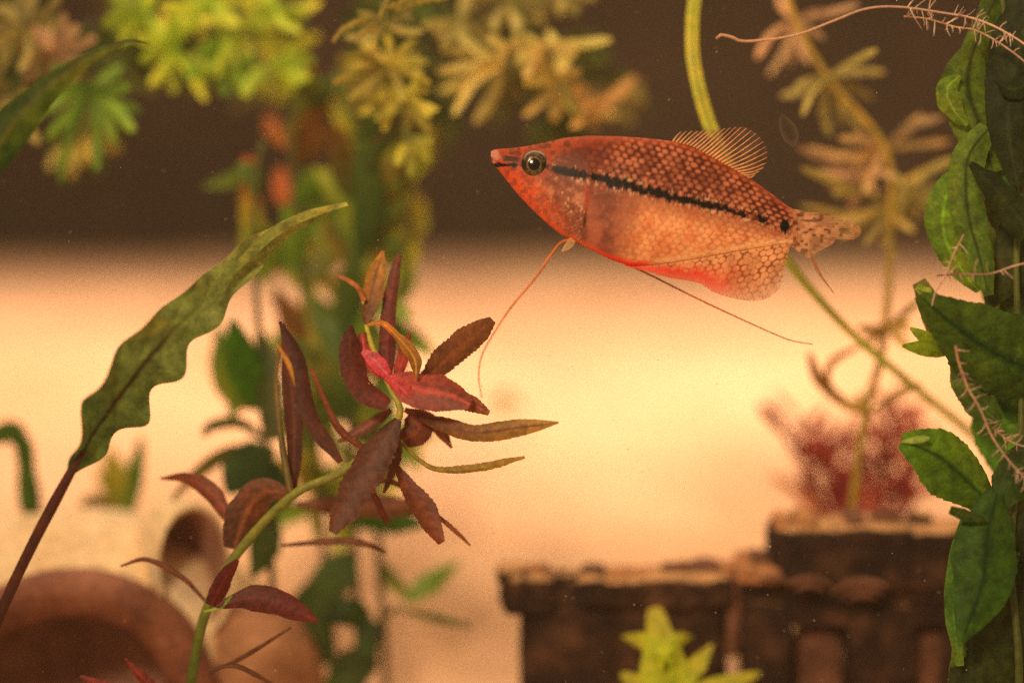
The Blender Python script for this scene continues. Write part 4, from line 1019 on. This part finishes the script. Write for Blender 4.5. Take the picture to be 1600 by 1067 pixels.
def rough_box(x0, x1, y0, y1, d0, d1, name, seed, amp=4.0, chip=6.0, parent=ruin, nx=None, mat=M_ruin):
    """a rough stone block between pixel columns x0..x1, rows y0..y1 (at the ruin's depth), depth d0..d1; corners worn"""
    import bmesh
    bm = bmesh.new(); bmesh.ops.create_cube(bm, size=2.0)
    bmesh.ops.subdivide_edges(bm, edges=bm.edges[:], cuts=(nx or 12), use_grid_fill=True)
    V = np.array([v.co[:] for v in bm.verts]); fs = [[v.index for v in f.verts] for f in bm.faces]
    bm.free()
    q = np.abs(V); p8 = (q ** 6).sum(1) ** (1 / 6.0)
    V = V / p8[:, None]
    cx, cy, cd = (x0 + x1) / 2, (y0 + y1) / 2, (d0 + d1) / 2
    hx, hy, hd = (x1 - x0) / 2, (y1 - y0) / 2, (d1 - d0) / 2
    X = cx + V[:, 0] * hx; Y = cy - V[:, 2] * hy; Dp = cd + V[:, 1] * hd
    amp, chip = amp * 1.7, chip * 1.5
    n1 = fbm(X / 26 + seed * 7, Y / 26 + Dp * 500 + seed, 4) - .5
    n2 = fbm(X / 26 + seed * 3 + 90, Y / 26 - Dp * 500 + seed, 4) - .5
    n3 = fbm(X / 30 + seed * 5 + 50, Dp * 600 + Y / 60, 4) - .5
    Y = Y - np.sign(-V[:, 2]) * 0 + n3 * 2 * chip * np.clip(V[:, 2], 0, 1)
    X = X + n1 * 2 * amp; Dp = Dp + n2 * 2 * amp * DR_ / F
    k = DR_ / F
    W = ORG + ((X - 800) * k)[:, None] * RIGHT + (-(Y - 533.5) * k)[:, None] * np.array((0, 0, 1.0)) + Dp[:, None] * np.array((0, 1.0, 0))
    # vertical world axis: keep the projected height right at the front face
    W[:, 2] += P(800, 533.5, DR_)[2] - ORG[2]
    return mesh_obj(name, W, fs, mat, parent)
F0 = DR_ * CT - 0.006
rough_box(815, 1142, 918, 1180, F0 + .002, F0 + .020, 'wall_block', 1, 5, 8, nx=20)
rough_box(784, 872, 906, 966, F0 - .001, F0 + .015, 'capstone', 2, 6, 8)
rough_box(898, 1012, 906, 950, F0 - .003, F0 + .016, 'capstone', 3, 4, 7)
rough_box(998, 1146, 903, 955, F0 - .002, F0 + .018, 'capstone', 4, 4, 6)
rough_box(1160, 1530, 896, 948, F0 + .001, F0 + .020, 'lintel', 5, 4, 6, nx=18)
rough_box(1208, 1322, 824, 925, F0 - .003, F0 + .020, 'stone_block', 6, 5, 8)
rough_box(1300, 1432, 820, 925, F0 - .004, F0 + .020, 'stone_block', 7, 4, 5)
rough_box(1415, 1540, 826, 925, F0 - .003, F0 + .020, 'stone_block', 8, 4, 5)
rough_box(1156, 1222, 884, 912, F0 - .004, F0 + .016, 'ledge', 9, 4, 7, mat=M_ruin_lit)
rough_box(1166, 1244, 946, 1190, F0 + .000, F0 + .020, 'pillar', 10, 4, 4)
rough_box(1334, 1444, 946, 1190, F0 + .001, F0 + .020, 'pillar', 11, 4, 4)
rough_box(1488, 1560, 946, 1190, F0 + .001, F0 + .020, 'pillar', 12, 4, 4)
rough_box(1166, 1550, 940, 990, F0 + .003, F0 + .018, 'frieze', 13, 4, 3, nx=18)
M_ruin_soft_lit = stone_material('ruin_stone_soft_lit', tuple(lin((84, 56, 42))), tuple(lin((120, 82, 62))), tuple(lin((160, 114, 86))), 60, 0.9, 0.8, 0.003)  # paler copy of the ruin stone; lit edges and openings put into its colour
rough_box(1250, 1330, 1000, 1190, F0 + .010, F0 + .016, 'inner_step', 14, 5, 10, mat=M_ruin_soft_lit)
rough_box(1438, 1492, 1000, 1190, F0 + .009, F0 + .015, 'inner_step', 15, 5, 10, mat=M_ruin_soft_lit)
rough_box(1140, 1164, 905, 1040, F0 + .004, F0 + .012, 'lit_edge_strip', 16, 5, 4, mat=M_ruin_soft_lit)  # strip added to stand in for a lit vertical edge between the blocks
# loose rubble lying along the tops, some in the lit stone colours
Rr = random.Random(77)
for k, (rx, ry) in enumerate(((800, 904), (842, 906), (868, 912), (884, 918), (930, 903), (968, 904), (1004, 910), (1060, 900), (1108, 902), (1150, 898), (1172, 888), (1196, 880), (1226, 822), (1264, 818), (1308, 832), (1340, 818), (1392, 816), (1450, 822))):
    w_ = Rr.uniform(14, 26); h_ = Rr.uniform(7, 13)
    rough_box(rx - w_, rx + w_, ry - h_, ry + h_ + 6, F0 + .001 + Rr.uniform(0, .006), F0 + .010 + Rr.uniform(0, .006), 'rubble_stone', 30 + k, 3, 4, nx=5, mat=Rr.choice((M_ruin, M_ruin_soft_lit, M_ruin_lit)))
# carved scrolls on the lintel
for (cx0, cy0, rr, a0, a1) in ((1262, 918, 30, 3.6, 6.0), (1262, 920, 18, 3.5, 6.1), (1346, 930, 40, 3.4, 5.6), (1346, 932, 28, 3.3, 5.7), (1346, 934, 16, 3.2, 5.8), (1200, 920, 34, 4.2, 5.6)):
    an = np.linspace(a0, a1, 9)
    k = DR_ / F
    W = [np.array([(cx0 + rr * 1.3 * math.cos(a) - 800) * k, F0 - .008, P(800, 533.5, DR_)[2] - (cy0 + rr * .8 * math.sin(a) - 533.5) * k]) for a in an]
    V, f, c = tube_geo(np.array(W), np.array([2, 5, 6, 5, 2]) * k, (150, 110, 80), None, 20, 8)
    mesh_obj('carved_scroll', V, f, M_ruin_soft_lit, ruin)

# ------------------------------------------------------------------ pale pot at the lower left
M_pot = stone_material('pot_cream', tuple(lin((230, 194, 142))), tuple(lin((246, 220, 172))), tuple(lin((252, 234, 196))), 45, 0.7, 0.4, 0.002)
M_rim = stone_material('pot_brown', tuple(lin((98, 58, 40))), tuple(lin((134, 82, 58))), tuple(lin((166, 110, 80))), 60, 0.6, 0.4, 0.002)
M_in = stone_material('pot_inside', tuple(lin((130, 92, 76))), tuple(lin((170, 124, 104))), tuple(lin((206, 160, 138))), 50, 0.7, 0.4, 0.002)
pr = on_bed(120, 0.70)
pot = thing('pot_ornament', 'pale rounded pot ornament half buried with dark round mouths', 'ornament', pr)
def lathe(origin, axis, prof, mat, name, parent, na=64, lump=0.0, squash=(1, 1)):
    axis = np.asarray(axis, float); axis /= np.linalg.norm(axis)
    a = np.cross(axis, (0, 0, 1.0)); a /= np.linalg.norm(a); b = np.cross(axis, a)
    prof = spline(np.array(prof, float), 60)
    an = np.linspace(0, 2 * math.pi, na, endpoint=False)
    R = np.repeat(prof[:, 1][:, None], na, 1)
    R = R * (1 + lump * (fbm(np.cos(an)[None] * 2 + 5 + prof[:, :1] * 40, np.sin(an)[None] * 2 + 5 + prof[:, :1] * 25, 3) - .5))
    V = np.asarray(origin)[None, None] + axis * prof[:, 0][:, None, None] + a * (R * np.cos(an) * squash[0])[..., None] + b * (R * np.sin(an) * squash[1])[..., None]
    return mesh_obj(name, V.reshape(-1, 3), grid_faces(60, na, True), mat, parent)
o1 = P(105, 1105, .655)
ax1 = np.array((0.10, -1.0, 0.12))
# body: outer shell from the rim back, axis points out of the mouth
bodyp = lathe(o1, ax1, [(-.002, .0345), (-.014, .043), (-.03, .0515), (-.05, .0545), (-.068, .049), (-.082, .033), (-.088, .008)], M_pot, 'pot_body', pot, lump=0.07, squash=(1.2, 1))
lathe(o1, ax1, [(-.010, .0405), (.001, .0400), (.0055, .0350), (.002, .028), (-.010, .026)], M_rim, 'rim', pot, lump=0.05, squash=(1.1, 1))
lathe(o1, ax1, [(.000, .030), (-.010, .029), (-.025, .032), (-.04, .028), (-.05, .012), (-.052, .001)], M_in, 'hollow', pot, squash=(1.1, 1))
# side spout with its own dark mouth
o2 = P(306, 892, .665)
ax2 = np.array((0.42, -0.80, 0.10))
sq = (0.78, 1.35)
M_pot_shaded = stone_material('pot_shaded', tuple(lin((150, 104, 72))), tuple(lin((178, 128, 90))), tuple(lin((206, 156, 112))), 45, 0.7, 0.4, 0.002)  # darker copy of the pot's cream; shade of its right side painted in
lathe(o2, ax2, [(-.030, .0125), (-.022, .0150), (-.012, .0160), (-.003, .0158), (.0005, .0150), (-.001, .0138)], M_pot, 'spout', pot, lump=0.10, squash=sq)
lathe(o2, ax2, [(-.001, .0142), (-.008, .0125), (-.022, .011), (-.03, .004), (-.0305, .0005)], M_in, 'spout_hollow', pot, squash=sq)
o3 = P(392, 1060, .685)
lathe(o3, (0.35, -0.6, 0.8), [(-.034, .016), (-.016, .0235), (.004, .022), (.018, .015), (.024, .006), (.0252, .0002)], M_pot_shaded, 'pot_shoulder', pot, lump=0.25)

# ------------------------------------------------------------------ small floating bits
def pebble(V0, r, seed, mat, name, parent=None, label=None):
    import bmesh
    bm = bmesh.new(); bmesh.ops.create_icosphere(bm, subdivisions=2, radius=1)
    V = np.array([v.co[:] for v in bm.verts]); fs = [[v.index for v in f.verts] for f in bm.faces]; bm.free()
    V = V * (1 + 0.35 * (fbm(V[:, 0] * 2 + seed, V[:, 1] * 2 + V[:, 2], 2) - .5))[:, None] * np.asarray(r)
    return mesh_obj(name, V + np.asarray(V0), fs, mat, parent)
M_bit = leaf_material('drifting_bit', 0.6)
V, f, c = leaf_geo([(768, 618, .80), (790, 626, .80), (815, 634, .803)], [10, 34, 38, 26, 8], (255, 240, 196), None, n=14, m=7, wave=.2)
o = mesh_obj('drifting_flake', V, f, M_bit, None, c)
tag(o, 'blurred ochre flake drifting past the end of the fish\'s front thread', 'flake')
# thin clear bladder near the tail
m, nt, out = new_mat('clear_skin')
tr_ = nt.nodes.new('ShaderNodeBsdfTransparent'); gl_ = nt.nodes.new('ShaderNodeBsdfDiffuse'); gl_.inputs[0].default_value = (0.7, 0.55, 0.4, 1)
lw = nt.nodes.new('ShaderNodeLayerWeight'); lw.inputs[0].default_value = 0.25
mul = nt.nodes.new('ShaderNodeMath'); mul.operation = 'MULTIPLY'; mul.inputs[1].default_value = 0.13
nt.links.new(lw.outputs['Facing'], mul.inputs[0])
mx = nt.nodes.new('ShaderNodeMixShader'); nt.links.new(mul.outputs[0], mx.inputs[0]); nt.links.new(tr_.outputs[0], mx.inputs[1]); nt.links.new(gl_.outputs[0], mx.inputs[2])
nt.links.new(mx.outputs[0], out.inputs['Surface'])
V, f, c = tube_geo(np.array([P(1222, 180, .595), P(1226, 192, .595), P(1233, 206, .595), P(1238, 220, .595), P(1241, 228, .595)]), np.array([3, 9, 12.5, 13, 11, 3]) * .595 / F, (200, 180, 150), None, 30, 16)
o = mesh_obj('clear_droplet', V, f, m, None, c)
tag(o, 'faint clear droplet hanging in the water above the fish\'s tail', 'droplet')
# specks in the water
R = np.random.RandomState(5)
parts = []
oct_v = np.array([(1, 0, 0), (-1, 0, 0), (0, 1, 0), (0, -1, 0), (0, 0, 1), (0, 0, -1)], float)
oct_f = [[0, 2, 4], [2, 1, 4], [1, 3, 4], [3, 0, 4], [2, 0, 5], [1, 2, 5], [3, 1, 5], [0, 3, 5]]
for k in range(1500):
    d = R.uniform(.575, .632); px = R.uniform(-60, 1660); py = R.uniform(-60, 1120)
    r = (0.3 + 0.9 * R.rand() ** 5) * d / F
    parts.append((oct_v * r * (0.7 + 0.6 * R.rand(3)) + P(px, py, d), oct_f, np.tile(lin((214, 190, 156)), (6, 1))))
V, f, c = join_geo(parts)
o = mesh_obj('suspended_specks', V, f, attr_material('speck', 0.6, 0.3), None, c, smooth=False)
tag(o, 'tiny pale specks suspended throughout the water', 'specks', kind='stuff')

# ------------------------------------------------------------------ the faintly cloudy water
hx = np.array([(x, y, z) for x in (-1.0, 1.0) for y in (-0.6, 1.4) for z in (-1.0, 0.68)])
hf = [[0, 1, 3, 2], [4, 6, 7, 5], [0, 4, 5, 1], [2, 3, 7, 6], [0, 2, 6, 4], [1, 5, 7, 3]]
m, nt, out = new_mat('cloudy_water')
pv = nt.nodes.new('ShaderNodeVolumePrincipled')
pv.inputs['Color'].default_value = (0.95, 0.80, 0.58, 1); pv.inputs['Density'].default_value = 0.085; pv.inputs['Anisotropy'].default_value = 0.25
nt.links.new(pv.outputs[0], out.inputs['Volume'])
hz = mesh_obj('haze', hx, hf, m, None, smooth=False)
tag(hz, 'faint cloudiness of the water filling the whole tank', 'haze', kind='stuff')
